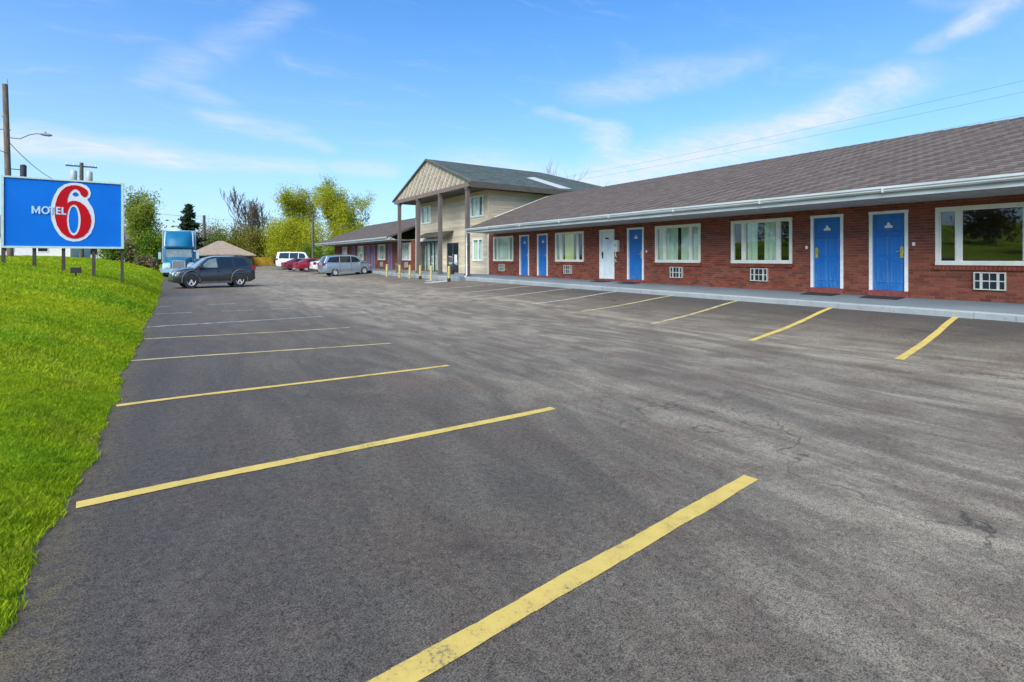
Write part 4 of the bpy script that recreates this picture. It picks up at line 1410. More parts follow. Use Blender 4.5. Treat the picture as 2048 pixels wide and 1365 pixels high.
# bollards in front of the office
def make_bollard(black):
    t = thing('bollard', '', 'bollard')
    mb = MB()
    mb.tube([(0, 0, -.1), (0, 0, .80), (0, 0, .86), (0, 0, .89)], [.08, .08, .065, .03], 14)
    mb.build('pipe', M['yellow'], t, smooth=40)
    MB().tube([(0, 0, -.1), (0, 0, .20 if black else .04)], .098, 14).build('base_sleeve', M['black'] if black else M['curb'], t, smooth=40)
    return t
bl_spec = [(13.0, 35.75, 0, 'yellow bollard at the far left end of the porch row'), (13.0, 33.25, 0, 'yellow bollard beside the sloping wooden handrail'), (13.0, 31.45, 0, 'yellow bollard between the handrail and the black-based bollard'),
           (13.0, 29.75, 1, 'yellow bollard with a black sleeve, in front of the office glazing'), (13.0, 28.15, 0, 'yellow bollard just left of the third porch post'), (13.0, 25.75, 1, 'yellow bollard with a black sleeve, nearest the white downspout')]
protos = {}
for (x, y, bk, lab) in bl_spec:
    o = copy_tree(protos[bk]) if bk in protos else make_bollard(bk)
    protos.setdefault(bk, o)
    o.location = (x, y, float(lot_z(x, y)))
    tag(o, lab, 'bollard', 'yellow bollards in front of the office')
hr = thing('handrail', 'short sloping wooden handrail beside the far porch post', 'handrail', (13.7, 35.3, .4))
MB().tube([(0, -1.0, .10), (0, .45, .72)], .035, 8).build('rail', M['brownwood'], hr)
MB().box(-.04, .04, .36, .44, 0, .72).build('post', M['brownwood'], hr)
MB().box(-.04, .04, -.92, -.84, -.03, .16).build('post', M['brownwood'], hr)
pot = thing('planter', 'small dark planter by the office entrance', 'planter', (14.9, 29.1, .45))
MB().tube([(0, 0, 0), (0, 0, .34), (0, 0, .36)], [.14, .19, .17], 12).build('pot', M['black'], pot, smooth=40)

# ------------------------------------------------------------------ roadside sign
SY = 23.9
sgn = thing('roadside_sign', 'big blue motel sign with a red number on dark posts in the grass', 'sign', (-4.82, SY, 1.0))
BX0, BZ0, BW, BHt = -4.835, 1.855, 3.31, 2.465
MB().box(BX0 + .03, BX0 + BW - .03, SY + .012, SY + .16, BZ0 + .03, BZ0 + BHt - .03).build('panel', M['signblue'], sgn, world=True)
fm = MB()
fm.box(BX0, BX0 + BW, SY - .03, SY + .18, BZ0 + BHt - .055, BZ0 + BHt)
fm.box(BX0, BX0 + BW, SY - .03, SY + .18, BZ0, BZ0 + .07)
fm.box(BX0, BX0 + .07, SY - .03, SY + .18, BZ0 + .07, BZ0 + BHt - .055)
fm.box(BX0 + BW - .075, BX0 + BW, SY - .03, SY + .18, BZ0 + .07, BZ0 + BHt - .055)
fm.build('frame', M['signframe'], sgn, world=True)
SIX = [(2.256, 2.056), (2.253, 1.975), (2.221, 1.892), (2.159, 1.853), (2.097, 1.895), (2.053, 1.961), (2.026, 2.039), (1.982, 2.105), (1.912, 2.141), (1.843, 2.117), (1.773, 2.032), (1.722, 1.903), (1.691, 1.764), (1.679, 1.605), (1.739, 1.665), (1.825, 1.709), (1.93, 1.711), (2.035, 1.672), (2.159, 1.564), (2.256, 1.408), (2.328, 1.203), (2.351, 1.019), (2.328, 0.809), (2.256, 0.598), (2.123, 0.433), (1.965, 0.354), (1.843, 0.347), (1.687, 0.4), (1.533, 0.555), (1.414, 0.799), (1.355, 1.09), (1.347, 1.337), (1.372, 1.586), (1.431, 1.838), (1.524, 2.048), (1.653, 2.194), (1.791, 2.261), (1.912, 2.276), (2.035, 2.258), (2.159, 2.187), (2.23, 2.123)]
HOLE = [(1.862 + .192 * math.cos(t * math.pi / 12), 1.02 + .56 * math.sin(t * math.pi / 12)) for t in range(24)]


def flat_shape(name, loops, mat, y, extrude, offset, parent):
    cu = bpy.data.curves.new(name, 'CURVE')
    cu.dimensions = '2D'
    cu.fill_mode = 'BOTH'
    cu.extrude = extrude
    cu.offset = offset
    for lp in loops:
        sp = cu.splines.new('POLY')
        sp.points.add(len(lp) - 1)
        for q, p in zip(sp.points, lp):
            q.co = (p[0], p[1], 0, 1)
        sp.use_cyclic_u = True
    o = bpy.data.objects.new(name, cu)
    COL.objects.link(o)
    bpy.context.view_layer.update()
    me = bpy.data.meshes.new_from_object(o.evaluated_get(bpy.context.evaluated_depsgraph_get()))
    bpy.data.objects.remove(o)
    me.materials.clear()
    me.materials.append(mat)
    me.transform(Matrix.Translation((-4.82, y, 1.86)) @ Matrix.Rotation(R(90), 4, 'X'))
    return link(name, me, parent, True)


def offset_loop(lp, d):
    n_ = len(lp)
    out = []
    area = sum(lp[i][0] * lp[(i + 1) % n_][1] - lp[(i + 1) % n_][0] * lp[i][1] for i in range(n_))
    sg = 1 if area > 0 else -1
    for i in range(n_):
        a, b, c = Vector(lp[i - 1]), Vector(lp[i]), Vector(lp[(i + 1) % n_])
        e1, e2 = (b - a).normalized(), (c - b).normalized()
        n1, n2 = Vector((e1.y, -e1.x)) * sg, Vector((e2.y, -e2.x)) * sg
        m_ = (n1 + n2)
        m_ = m_.normalized() if m_.length > 1e-6 else n1
        k = d / max(.35, m_.dot(n1))
        out.append((b.x + m_.x * k, b.y + m_.y * k))
    return out


HALO = [(1.24 + 0, 1.33)]
W6 = [(2.37, 2.02), (2.345, 1.87), (2.27, 1.775), (2.33, 1.66), (2.43, 1.46), (2.475, 1.2), (2.48, 1.0), (2.45, .78), (2.37, .54), (2.22, .34), (2.04, .235), (1.84, .21), (1.65, .265), (1.46, .43), (1.32, .70), (1.235, 1.0), (1.21, 1.33), (1.24, 1.62), (1.31, 1.88), (1.42, 2.13), (1.58, 2.29), (1.75, 2.37), (1.92, 2.39), (2.09, 2.37), (2.24, 2.30), (2.33, 2.18)]
IN6 = [(1.85, 1.93), (1.87, 1.98), (1.92, 2.005), (1.97, 1.97), (1.985, 1.92), (1.95, 1.885), (1.90, 1.88)]
H6 = [(1.862 + .110 * math.cos(t * math.pi / 12), 1.02 + .46 * math.sin(t * math.pi / 12)) for t in range(24)]
flat_shape('number_outline', [offset_loop(W6, -.028), offset_loop(H6, .022), offset_loop(IN6, .02)], M['signwhite'], SY + .004, .006, 0, sgn)
flat_shape('number', [SIX, HOLE], M['signred'], SY - .010, .006, 0, sgn)
# lettering  M O T E L
def letters():
    mb = MB()
    h, th = .268, .050
    z0 = 1.195
    def slab(pts, y=SY - .024):
        mb.prism([(-4.82 + p[0], y, 1.86 + p[1]) for p in pts], (0, .012, 0))
    def bar(x0, x1, za, zb):
        slab([(x0, za), (x1, za), (x1, zb), (x0, zb)])
    x = .751
    w = .225
    bar(x, x + th, z0, z0 + h)
    bar(x + w - th, x + w, z0, z0 + h)
    slab([(x + th, z0 + h), (x + w / 2, z0 + .10), (x + w / 2, z0), (x + th, z0 + h * .62)])
    slab([(x + w - th, z0 + h), (x + w - th, z0 + h * .62), (x + w / 2, z0), (x + w / 2, z0 + .10)])
    x = 1.0
    nn = 20
    for k in range(nn):
        a, b = 2 * math.pi * k / nn, 2 * math.pi * (k + 1) / nn
        f = lambda t, s: (x + .112 + (.112 - s) * math.cos(t), z0 + h / 2 + (h / 2 + .006 - s) * math.sin(t))
        slab([f(a, 0), f(b, 0), f(b, th * .95), f(a, th * .95)])
    x = 1.205
    bar(x - .005, x + .150, z0 + h - th, z0 + h)
    bar(x + .045, x + .045 + th, z0, z0 + h - th)
    x = 1.385
    bar(x, x + th, z0, z0 + h)
    for za in (0, h / 2 - th * .45, h - th * .9):
        bar(x + th, x + .125, z0 + za, z0 + za + th * .9)
    x = 1.535
    bar(x, x + th, z0, z0 + h)
    bar(x + th, x + .125, z0, z0 + th * .9)
    return mb.build('lettering', M['signpale'], sgn, world=True)
letters()
for px_ in (-4.80, -4.02, -3.25, -2.41, -1.58):
    gz_ = float(lawn_z(px_, SY + .1))
    MB().box(px_ - .045, px_ + .045, SY + .07, SY + .155, gz_ - .3, 1.86).build('post', M['post'], sgn, world=True)
fl_ = thing('floodlight', 'small dark floodlight in the grass before the sign', 'floodlight', (-2.62, 21.6, float(lawn_z(-2.62, 21.6))))
MB().box(-.13, .13, -.05, .09, .12, .30).build('housing', M['black'], fl_)
MB().box(-.115, .115, .09, .10, .135, .285).build('lens', M['steel'], fl_)
MB().box(-.02, .02, -.02, .02, -.05, .12).build('stake', M['black'], fl_)


# ------------------------------------------------------------------ poles and wires
def pole_thing(label, x, y, zb, zt, r0, r1, mat, lean=(0, 0)):
    t = thing('utility_pole', label, 'utility pole', (x, y, zb), group='utility poles along the street')
    MB().tube([(0, 0, -.5), (lean[0] * .5, lean[1] * .5, (zt - zb) / 2), (lean[0], lean[1], zt - zb)], [r0, (r0 + r1) / 2, r1], 12).build('pole', M[mat], t, smooth=50)
    return t


p1 = pole_thing('tall brown wooden pole with a street lamp arm behind the sign', -7.45, 38.7, 1.55, 11.1, .15, .12, 'pole', (-.22, 0))
MB().tube([(-.15, 0, 9.5), (-.12, 0, 9.85)], .015, 6).build('lightning_pin', M['lampgrey'], p1)
lm = MB()
lm.tube([(0, 0, 6.62), (.4, -.1, 6.60), (.8, -.2, 6.86), (1.1, -.28, 6.95), (1.38, -.34, 6.94)], .03, 8)
lmo = lm.build('lamp_arm', M['lampgrey'], p1, smooth=50)
MB().tube([(1.28, -.32, 6.94), (1.38, -.34, 6.94), (1.66, -.41, 6.91), (1.78, -.44, 6.91)], [.05, .085, .085, .04], 10).tube([(1.5, -.38, 6.98), (1.5, -.38, 7.1)], .03, 8).build('lamp_head', M['lampgrey'], lmo, smooth=50)
MB().tube([(0, 0, 7.05), (-1.6, .3, 7.08)], .028, 8).build('side_arm', M['lampgrey'], p1)
MB().box(-.35, -.14, -.08, .08, 7.75, 8.0).build('insulator_bracket', M['transformer'], p1)
MB().tube([(.50, .1, 3.9), (.50, .1, 5.15), (.50, .1, 5.2)], [.14, .14, .08], 12).tube([(0, 0, 4.9), (.5, .1, 4.9)], .025, 6).build('cable_terminal', M['black'], p1, smooth=50)
p2 = pole_thing('distant pole with a crossarm and two grey transformer drums', -7.8, 68, 1.45, 11.35, .19, .16, 'pole_grey')
MB().box(-1.25, 1.25, -.06, .06, 9.45, 9.60).build('crossarm', M['pole_grey'], p2)
for k in (-1.15, -.6, .6, 1.15):
    MB().tube([(k, 0, 9.60), (k, 0, 9.82)], [.05, .03], 8).build('insulator', M['steel'], p2)
for k in (-.62, .62):
    d = MB().tube([(k, -.05, 7.75), (k, -.05, 7.85), (k, -.05, 8.95), (k, -.05, 9.05)], [.22, .28, .28, .2], 14).build('transformer', M['transformer'], p2, smooth=50)
    MB().tube([(k, -.05, 9.05), (k, -.05, 9.25)], .04, 6).tube([(k, -.05, 8.5), (0, 0, 8.5)], .03, 6).build('bushing', M['steel'], d)
p3 = pole_thing('slim grey pole rising from the bushes beyond the tan garage', 4.2, 95, .2, 8.4, .24, .20, 'pole_grey')
p4 = pole_thing('thin dark pole in front of the yellow-green tree', 14.6, 66.5, .1, 7.0, .15, .12, 'pole_grey')
MB().box(-.5, .5, -.04, .04, 6.6, 6.7).build('crossarm', M['pole_grey'], p4)
p5 = pole_thing('wire pole hidden behind the two-storey office', 30.0, 44.0, .2, 9.3, .15, .12, 'pole_grey')
p6 = pole_thing('wire pole behind the near end of the brick wing', 30.0, -22.0, .2, 10.4, .15, .12, 'pole_grey')
for p, zz in ((p5, (9.0, 8.65, 7.9)), (p6, (10.2, 9.6, 8.6))):
    for z_ in zz:
        MB().box(-.1, .25, -.04, .04, z_ - .25, z_ - .2).build('bracket', M['pole_grey'], p)


def wire(label, a, b, sag, r=.006, group='overhead wires'):
    mb = MB()
    a, b = Vector(a), Vector(b)
    N = 20
    mb.tube([a.lerp(b, k / N) - Vector((0, 0, sag * 4 * (k / N) * (1 - k / N))) for k in range(N + 1)], r, 5)
    return tag(mb.build('power_line', M['wire'], smooth=60), label, 'wire', group)


wire('topmost of the three wires over the brown roof', (30.0, -22, 10.35), (30.0, 44, 9.2), .85)
wire('middle of the three wires over the brown roof', (30.0, -22, 9.85), (30.0, 44, 8.75), .85)
wire('lowest of the three wires over the brown roof', (30.0, -22, 8.9), (30.0, 44, 7.8), .85)
wire('thin wire slanting down from the lamp pole to the transformer pole', (-7.5, 38.7, 7.9), (-7.8, 68, 9.4), 1.0, .02)
wire('thin wire running from the lamp pole out to the left', (-7.55, 38.7, 7.3), (-7.6, 10, 7.6), .7, .02)
wire('faint wire from the transformer pole to the slim grey pole', (-7.8, 68, 8.0), (4.2, 95, 8.3), .7, .02)
wire('faint wire from the slim grey pole to the thin dark pole', (4.2, 95, 8.0), (14.6, 66.5, 6.9), .5, .018)

# ------------------------------------------------------------------ trees
def branch(mb, leafpts, p, d, L, r, depth, maxd, spread, up, kids=3, nseg=4, wob=.18, leaf_from=1, rmin=.012, lenf=(.6, .8)):
    pts, rad = [p.copy()], [r]
    q = p.copy()
    dd = d.copy()
    for k in range(nseg):
        dd = (dd + Vector((random.gauss(0, wob), random.gauss(0, wob), random.gauss(0, wob) + up * .12))).normalized()
        q = q + dd * (L / nseg)
        pts.append(q.copy())
        rad.append(max(rmin, r * (1 - .55 * (k + 1) / nseg)))
        if depth >= leaf_from:
            leafpts.append((q.copy(), depth))
    mb.tube(pts, rad, 6 if depth < 2 else 4, cap=False)
    if depth >= maxd:
        return
    for k in range(kids + (1 if depth == 0 else 0)):
        t = random.uniform(.35, 1.0) if k else 1.0
        i = min(nseg, max(1, int(t * nseg)))
        base = pts[i]
        az = random.uniform(0, 2 * math.pi)
        side = Vector((math.cos(az), math.sin(az), random.uniform(-.1, .5)))
        nd = (dd * (1 - spread) + side * spread + Vector((0, 0, up * .3))).normalized()
        branch(mb, leafpts, base, nd, L * random.uniform(*lenf), rad[i] * .72, depth + 1, maxd, spread, up, kids, nseg, wob, leaf_from, rmin, lenf)


def leaf_cloud(pts, per, sig, size, flat=.7):
    C = np.array([tuple(p[0]) for p in pts])
    idx = np.repeat(np.arange(len(C)), per)
    c = C[idx] + RNG.normal(0, sig, (len(idx), 3)) * np.array([1, 1, flat])
    n_ = len(c)
    u = RNG.normal(0, 1, (n_, 3)); u /= np.linalg.norm(u, axis=1)[:, None]
    w = RNG.normal(0, 1, (n_, 3)); w -= (w * u).sum(1)[:, None] * u; w /= np.linalg.norm(w, axis=1)[:, None]
    s = (size * RNG.uniform(.5, 1.3, n_))[:, None]
    V = np.stack([c - u * s, c + w * s * .45, c + u * s, c - w * s * .45], 1).reshape(-1, 3)
    return V, np.arange(n_)[:, None] * 4 + np.arange(4)[None, :]


def tree(name, label, x, y, zb, h, spread, bark, leaf, maxd=4, kids=3, per=6, sig=.35, size=.2, trunk=.3, up=.5, r=.2, wob=.16, leaf_from=2, group=None, stems=1, rmin=.012):
    t = thing(name, label, 'tree', (x, y, zb), group=group)
    mb = MB()
    lp = []
    for s_ in range(stems):
        d = Vector((random.gauss(0, .05 + .12 * (stems > 1)), random.gauss(0, .05 + .12 * (stems > 1)), 1)).normalized()
        branch(mb, lp, Vector((random.gauss(0, .15) * (stems > 1), random.gauss(0, .15) * (stems > 1), -.3)), d, h * trunk + .3, r, 0, maxd, spread, up, kids, 4, wob, leaf_from, rmin)
    zz = np.array([q[2] for q in mb.v])
    k = h / max(zz.max(), .1)
    mb.v = [(v[0] * k, v[1] * k, v[2] * k) for v in mb.v]
    mb.build('trunk', M[bark], t, smooth=60)
    if leaf:
        lp = [(p * k, dp) for p, dp in lp]
        V, F = leaf_cloud(lp, per, sig, size)
        fast_mesh('crown', V, F, M[leaf], t)
    return t


def shrub(name, label, x, y, zb, h, w, leaf, nl=1500, size=.16, bark='bark', group=None, cat='shrub', lobes=7):
    t = thing(name, label, cat, (x, y, zb), group=group)
    mb = MB()
    tips = []
    for k in range(lobes):
        a = random.uniform(0, 2 * math.pi)
        rr = w * .42 * math.sqrt(random.random())
        tip = Vector((rr * math.cos(a), rr * math.sin(a), h * random.uniform(.45, .92)))
        mb.tube([(0, 0, -.1), tip * .5 + Vector((0, 0, .1)), tip], [.05, .035, .015], 5)
        tips += [(tip, 1), (tip * .72, 1), (Vector((tip.x * 1.1, tip.y * 1.1, tip.z * .42)), 1)]
    mb.build('stem', M[bark], t)
    V, F = leaf_cloud(tips, max(10, nl // len(tips)), min(h, w) * .15, size, .9)
    V[:, 2] = np.maximum(V[:, 2], .02)
    fast_mesh('foliage', V, F, M[leaf], t)
    return t


def spruce(label, x, y, zb, h, w):
    t = thing('spruce_tree', label, 'tree', (x, y, zb))
    MB().tube([(0, 0, -.2), (0, 0, h * .5), (0, 0, h)], [.22, .13, .02], 8).build('trunk', M['bark'], t, smooth=60)
    pts = []
    br = MB()
    k = h * .08
    while k < h * .98:
        rr = w / 2 * (1 - k / h) ** .85 * random.uniform(.75, 1.15)
        for j in range(7):
            a = random.uniform(0, 2 * math.pi)
            r2 = rr * random.uniform(.65, 1.1)
            e = Vector((r2 * math.cos(a), r2 * math.sin(a), k - r2 * .28))
            br.tube([(0, 0, k), e * .5 + Vector((0, 0, k * .5 + r2 * .03)), e], [.035, .025, .01], 4, cap=False)
            for s_ in np.linspace(.25, 1, max(2, int(r2 * 4))):
                pts.append((Vector((0, 0, k)).lerp(e, s_), 1))
        k += h * .032
    br.build('branches', M['bark'], t)
    V, F = leaf_cloud(pts, 9, .20, .26, .5)
    fast_mesh('crown', V, F, M['leaf_dark'], t)
    return t


random.seed(21)
tree('broadleaf_tree', 'tall pale green tree just right of the sign', -3.6, 66, .9, 8.2, .30, 'bark', 'leaf_pale', 4, 3, 13, .34, .12, .34, .95, .16, .11, 1, stems=2)
spruce('dark green spruce rising behind the blue truck', 2.0, 89, .2, 9.3, 6.4)
tree('bare_tree', 'leafless brown tree with a thick trunk left of the yellow-green trees', 12.6, 94, .3, 13.2, .30, 'bark_warm', None, 6, 3, 0, 0, 0, .30, .9, .42, .15, rmin=.022)
tree('broadleaf_tree', 'yellow-green spring tree with an open crown, left one of the pair', 16.4, 86, .3, 13.2, .50, 'bark_grey', 'leaf_spring', 5, 3, 10, .46, .13, .26, .70, .24, .15, 2)
tree('broadleaf_tree', 'tallest yellow-green tree standing behind the thin dark pole', 20.9, 83, .3, 14.0, .46, 'bark_grey', 'leaf_spring', 5, 3, 11, .46, .13, .26, .75, .26, .14, 2)
tree('broadleaf_tree', 'airy pale green tree at the right edge of the grove', 24.0, 86, .3, 10.8, .46, 'bark_grey', 'leaf_pale', 5, 3, 2, .40, .17, .3, .75, .18, .15, 2)
tree('bare_tree', 'thin bare tree showing above the main roof behind the office', 38.0, 46.2, .2, 13.6, .36, 'bark_grey', None, 5, 3, 0, 0, 0, .34, .9, .13, .12, rmin=.012)
tree('bare_tree', 'small bare tree beside the thin one behind the roof', 41.0, 45.5, .2, 11.2, .36, 'bark_grey', None, 5, 2, 0, 0, 0, .34, .9, .10, .12, rmin=.011)
tree('bare_tree', 'slender bare tree over the olive bushes', 9.0, 99, .3, 9.2, .40, 'bark_grey', None, 5, 3, 0, 0, 0, .3, .8, .10, .14, rmin=.02)
tree('bare_tree', 'low leafless tree behind the tan garage roof', 6.8, 104, .3, 7.6, .45, 'bark_grey', None, 5, 3, 0, 0, 0, .3, .6, .12, .16, rmin=.02)
for (lab, x, y, h, w, lf, nl) in [
    ('bright yellow-green bush under the left spring tree', 14.3, 83, 7.4, 6.0, 'leaf_spring', 5200), ('rounded yellow bush between the two spring trees', 17.6, 80, 6.8, 5.6, 'leaf_spring', 4600), ('mustard coloured bush right of the thin dark pole', 21.0, 79, 7.2, 5.6, 'leaf_yellow', 4600),
    ('tall olive thicket behind the bare trunk', 12.2, 99, 8.4, 7.0, 'leaf_olive', 3600), ('soft green thicket behind the ochre fence', 15.6, 98, 8.6, 6.4, 'leaf_green', 3400), ('pale green thicket left of the slim grey pole', 1.0, 103, 4.4, 6.5, 'leaf_pale', 3000), ('olive thicket over the garage ridge', 5.0, 108, 7.6, 7.5, 'leaf_olive', 3200),
    ('yellow-green mass filling the gap beside the brick wing', 23.4, 80, 7.4, 6.0, 'leaf_spring', 4200),
    ('low green bush behind the white off-roader', 16.2, 74, 3.3, 3.6, 'leaf_green', 1600), ('green bush at the far end of the brick wing', 17.6, 70, 4.0, 4.0, 'leaf_green', 1700), ('olive bush beneath the bare tree', 11.6, 91.5, 6.4, 4.6, 'leaf_olive', 3000),
    ('brownish thicket right of the bare trunk', 14.3, 90.0, 5.6, 4.4, 'leaf_olive', 2600), ('wide olive bush over the ochre fence', 9.4, 95, 6.6, 5.6, 'leaf_olive', 3400), ('green bush above the right slope of the garage', 7.2, 96, 6.3, 5.4, 'leaf_green', 3200), ('brown twiggy bush above the garage ridge', 4.6, 98, 5.6, 5.4, 'leaf_brown', 2800),
    ('dark green bush left of the blue truck', -1.35, 62, 4.6, 2.6, 'leaf_green', 2000), ('dark bush tucked behind the pale green tree', -2.6, 70, 4.6, 3.0, 'leaf_dark', 1600), ('brown bush at the foot of the pale green tree', -3.6, 66, 2.6, 2.6, 'leaf_brown', 1200),
    ('reddish low hedge between the lawn and the truck', -1.7, 58, 1.15, 2.3, 'leaf_brown', 900), ('leafy bush behind the right edge of the sign', -4.6, 60, 2.2, 2.0, 'leaf_green', 900)]:
    z0 = float(lawn_z(x, y)) if x < -.6 else .25
    shrub('bush', lab, x, y, z0 - .05, h, w, lf, int(nl * 1.9), .14 if y > 75 else .13, group='bushes beyond the lot')
# far-off wood closing the view
fw = []
for k in range(700):
    a = random.uniform(R(-30), R(70))
    dd = random.uniform(150, 260)
    fw.append((Vector((dd * math.sin(a), dd * math.cos(a), random.uniform(.5, 8.0))), 1))
V, F = leaf_cloud(fw, 60, 2.2, .55, .8)
tag(fast_mesh('far_woods', V, F, M['leaf_olive']), 'low far-off olive wood along the horizon', 'wood', kind='stuff')

# ------------------------------------------------------------------ fence, garage, houses
fn = thing('wooden_fence', 'low ochre wooden fence at the far end of the lot', 'fence', (9.5, 88, .3))
for k in range(44):
    xx = -1.6 + k * .15
    h = 1.36 + random.uniform(-.02, .02)
    MB().box(xx, xx + .138, -.012 + random.uniform(-.004, .004), .012, -.1, h).build('fence_board', M['fence'], fn)
for xx in (-1.65, .6, 2.85, 5.0):
    MB().box(xx - .06, xx + .06, .03, .15, -.2, 1.5).build('post', M['fence'], fn)
MB().box(-1.6, 5.0, .015, .03, .3, .4).box(-1.6, 5.0, .015, .03, 1.0, 1.1).build('rail', M['fence'], fn)


def house(name, label, cat, x, y, zb, w, d, hw, hr, rz, wall, roof, hip=0.0, over=.45, wins=(), dw=None):
    t = thing(name, label, cat, (x, y, zb), rz)
    mb = MB().box(-w / 2, w / 2, -d / 2, d / 2, -.4, hw)
    wo = mb.build('wall', M[wall], t)
    W_, D_ = w / 2 + over, d / 2 + over
    rd = W_ * (1 - hip)
    rm = MB()
    e = hw - .02
    P = [(-W_, -D_, e), (W_, -D_, e), (W_, D_, e), (-W_, D_, e), (-rd, 0, hr), (rd, 0, hr)]
    Q = [(p[0], p[1], p[2] - .14) for p in P[:4]]
    rm.add(P + Q, [(0, 1, 5, 4), (2, 3, 4, 5), (1, 2, 5), (3, 0, 4), (6, 7, 1, 0), (7, 8, 2, 1), (8, 9, 3, 2), (9, 6, 0, 3), (9, 8, 7, 6)])
    if hip == 0:
        rm = MB()
        rm.prism([(-W_, -D_, e), (-W_, 0, hr), (-W_, D_, e), (-W_, D_, e - .14), (-W_, 0, hr - .16), (-W_, -D_, e - .14)], (2 * W_, 0, 0))
        wg = MB().prism([(-w / 2, -d / 2, hw), (-w / 2, d / 2, hw), (-w / 2, 0, hr - .2)], (w, 0, 0))
        wg.build('gable', M[wall], t)
    rm.build('roof', M[roof], t)
    for (fx, px_, pz_, ww, wh) in wins:
        m2 = MB()
        g = MB()
        if fx == 'f':
            m2.box(px_ - ww / 2 - .06, px_ + ww / 2 + .06, -d / 2 - .05, -d / 2 + .02, pz_ - .06, pz_ + wh + .06)
            g.box(px_ - ww / 2, px_ + ww / 2, -d / 2 - .06, -d / 2 - .045, pz_, pz_ + wh)
        else:
            m2.box(w / 2 - .02, w / 2 + .05, px_ - ww / 2 - .06, px_ + ww / 2 + .06, pz_ - .06, pz_ + wh + .06)
            g.box(w / 2 + .045, w / 2 + .06, px_ - ww / 2, px_ + ww / 2, pz_, pz_ + wh)
        f_ = m2.build('window', M['white'], t)
        g.build('pane', M['glass_car'], f_)
    if dw:
        o = MB().box(dw[0] - .5, dw[0] + .5, -d / 2 - .05, -d / 2 + .01, 0, 2.05).build('door', M[dw[1]], t)
    return t


def mat_carglass():
    m, t, b, out = material('tinted_glass')
    b.inputs['Base Color'].default_value = (0.012, 0.016, 0.019, 1)
    b.inputs['Roughness'].default_value = 0.04
    b.inputs['Specular IOR Level'].default_value = 0.8
    return m


M['glass_car'] = mat_carglass()
M['glass_car_pale'] = plain('pale_car_glass', (0.17, 0.215, 0.21), 0.08, var=0.25, scale=3, coat=.6)
house('garage', 'low dark garage with a tan hipped roof behind the grey car', 'garage', 5.9, 87, -.25, 7.6, 8.0, 2.25, 4.35, 0, 'darktrim', 'tile', .92, .5, dw=(1.6, 'brownwood'))
house('house', 'white house seen under the left half of the sign', 'house', -12.3, 77, 1.25, 7.0, 7, 2.9, 5.0, R(-8), 'housewhite', 'roofgrey', 0, .4, [('f', -1.6, 1.0, .8, 1.1), ('f', 1.2, 1.0, .8, 1.1)])
house('house', 'grey house seen under the middle of the sign', 'house', -9.0, 96, 1.1, 9.0, 7, 2.8, 5.2, R(-8), 'housegrey', 'roofgrey', 0, .4, [('f', -2.6, .9, .9, 1.1), ('f', 0.2, .9, .9, 1.1), ('f', 2.6, .9, .9, 1.1)])
house('house', 'pale house between the sign and the green tree', 'house', -4.6, 99, .9, 5.0, 7, 3.1, 5.0, R(-5), 'housewhite', 'roofgrey', 0, .4, [('f', -.9, .9, .9, 1.1)])
for (lab, x, y, wl) in [('white house across the street opposite the large bare window', -37, 9.0, 'housewhite'), ('grey house across the street behind the camera', -37, -2, 'housegrey'), ('second white house on the slope behind the camera', -36, -18, 'housewhite')]:
    house('house', lab, 'house', x, y, float(lawn_z(x, y)) - .2, 7, 6, 2.8, 4.8, 0, wl, 'roofgrey', 0, .5, [('s', -1.7, 1.0, 1.0, 1.2), ('s', 1.4, 1.0, 1.0, 1.2)])
for (lab, x, y, h, w, lf) in [('olive hedge clump on the crest across the street', -44, 6, 4.6, 7, 'leaf_olive'), ('brown hedge clump on the crest across the street', -44, 17, 5.2, 8, 'leaf_brown'), ('green hedge clump on the crest across the street', -44, 28, 5.0, 8, 'leaf_green'), ('tall olive clump far along the crest', -46, 40, 6.0, 9, 'leaf_olive')]:
    shrub('bush', lab, x, y, float(lawn_z(x, y)) - .1, h, w, lf, 3000, .22, group='bushes on the crest across the street')
random.seed(5)
for (lab, x, y, h, lf) in [('broad green tree on the slope across the street', -37, -32, 9, 'leaf_green'), ('broad green tree beside the white house across the street', -38, 27, 9, 'leaf_olive'), ('green tree between the two houses across the street', -38, 38, 8, 'leaf_green'),
                           ('dark tree on the slope behind the camera', -28, -8, 9, 'leaf_dark'), ('tall green tree far along the slope', -36, 47, 10, 'leaf_olive'), ('brown tree in bud across the street', -25, 45, 8, 'leaf_brown')]:
    tree('broadleaf_tree', lab, x, y, float(lawn_z(x, y)), h, .5, 'bark', lf, 4, 3, 8, .5, .3, .28, .8, .22, .15, 2)


# ------------------------------------------------------------------ vehicles
def loft_body(stations, seg=None):
    """stations: (x, z bottom, z top, half width, crown) -> closed shell"""
    mb = MB()
    rings = []
    for (x, zb, zt, w, cr) in stations:
        h = zt - zb
        half = [(0, zb), (w * .80, zb), (w * .93, zb + .03), (w * .985, zb + h * .22), (w, zb + h * .50), (w * .985, zb + h * .72), (w * .955, zt - h * .10), (w * .90, zt - .015), (w * .80, zt + cr * .45), (w * .45, zt + cr * .9), (0, zt + cr)]
        ring = [(x, y, z) for y, z in half] + [(x, -y, z) for y, z in half[-2:0:-1]]
        rings.append(ring)
    n_ = len(rings[0])
    V = [p for r in rings for p in r]
    F = []
    for i in range(len(rings) - 1):
        for k in range(n_):
            a, b = i * n_ + k, i * n_ + (k + 1) % n_
            F.append((a, b, b + n_, a + n_))
    F.append(tuple(range(n_))[::-1])
    F.append(tuple(range((len(rings) - 1) * n_, len(rings) * n_)))
    mb.add(V, F)
    return mb


def interp_st(st, n=40):
    xs = [s_[0] for s_ in st]
    out = []
    for x in np.unique(np.concatenate([np.linspace(xs[0], xs[-1], n), xs])):
        out.append((x,) + tuple(float(np.interp(x, xs, [s_[k] for s_ in st])) for k in range(1, 5)))
    return out


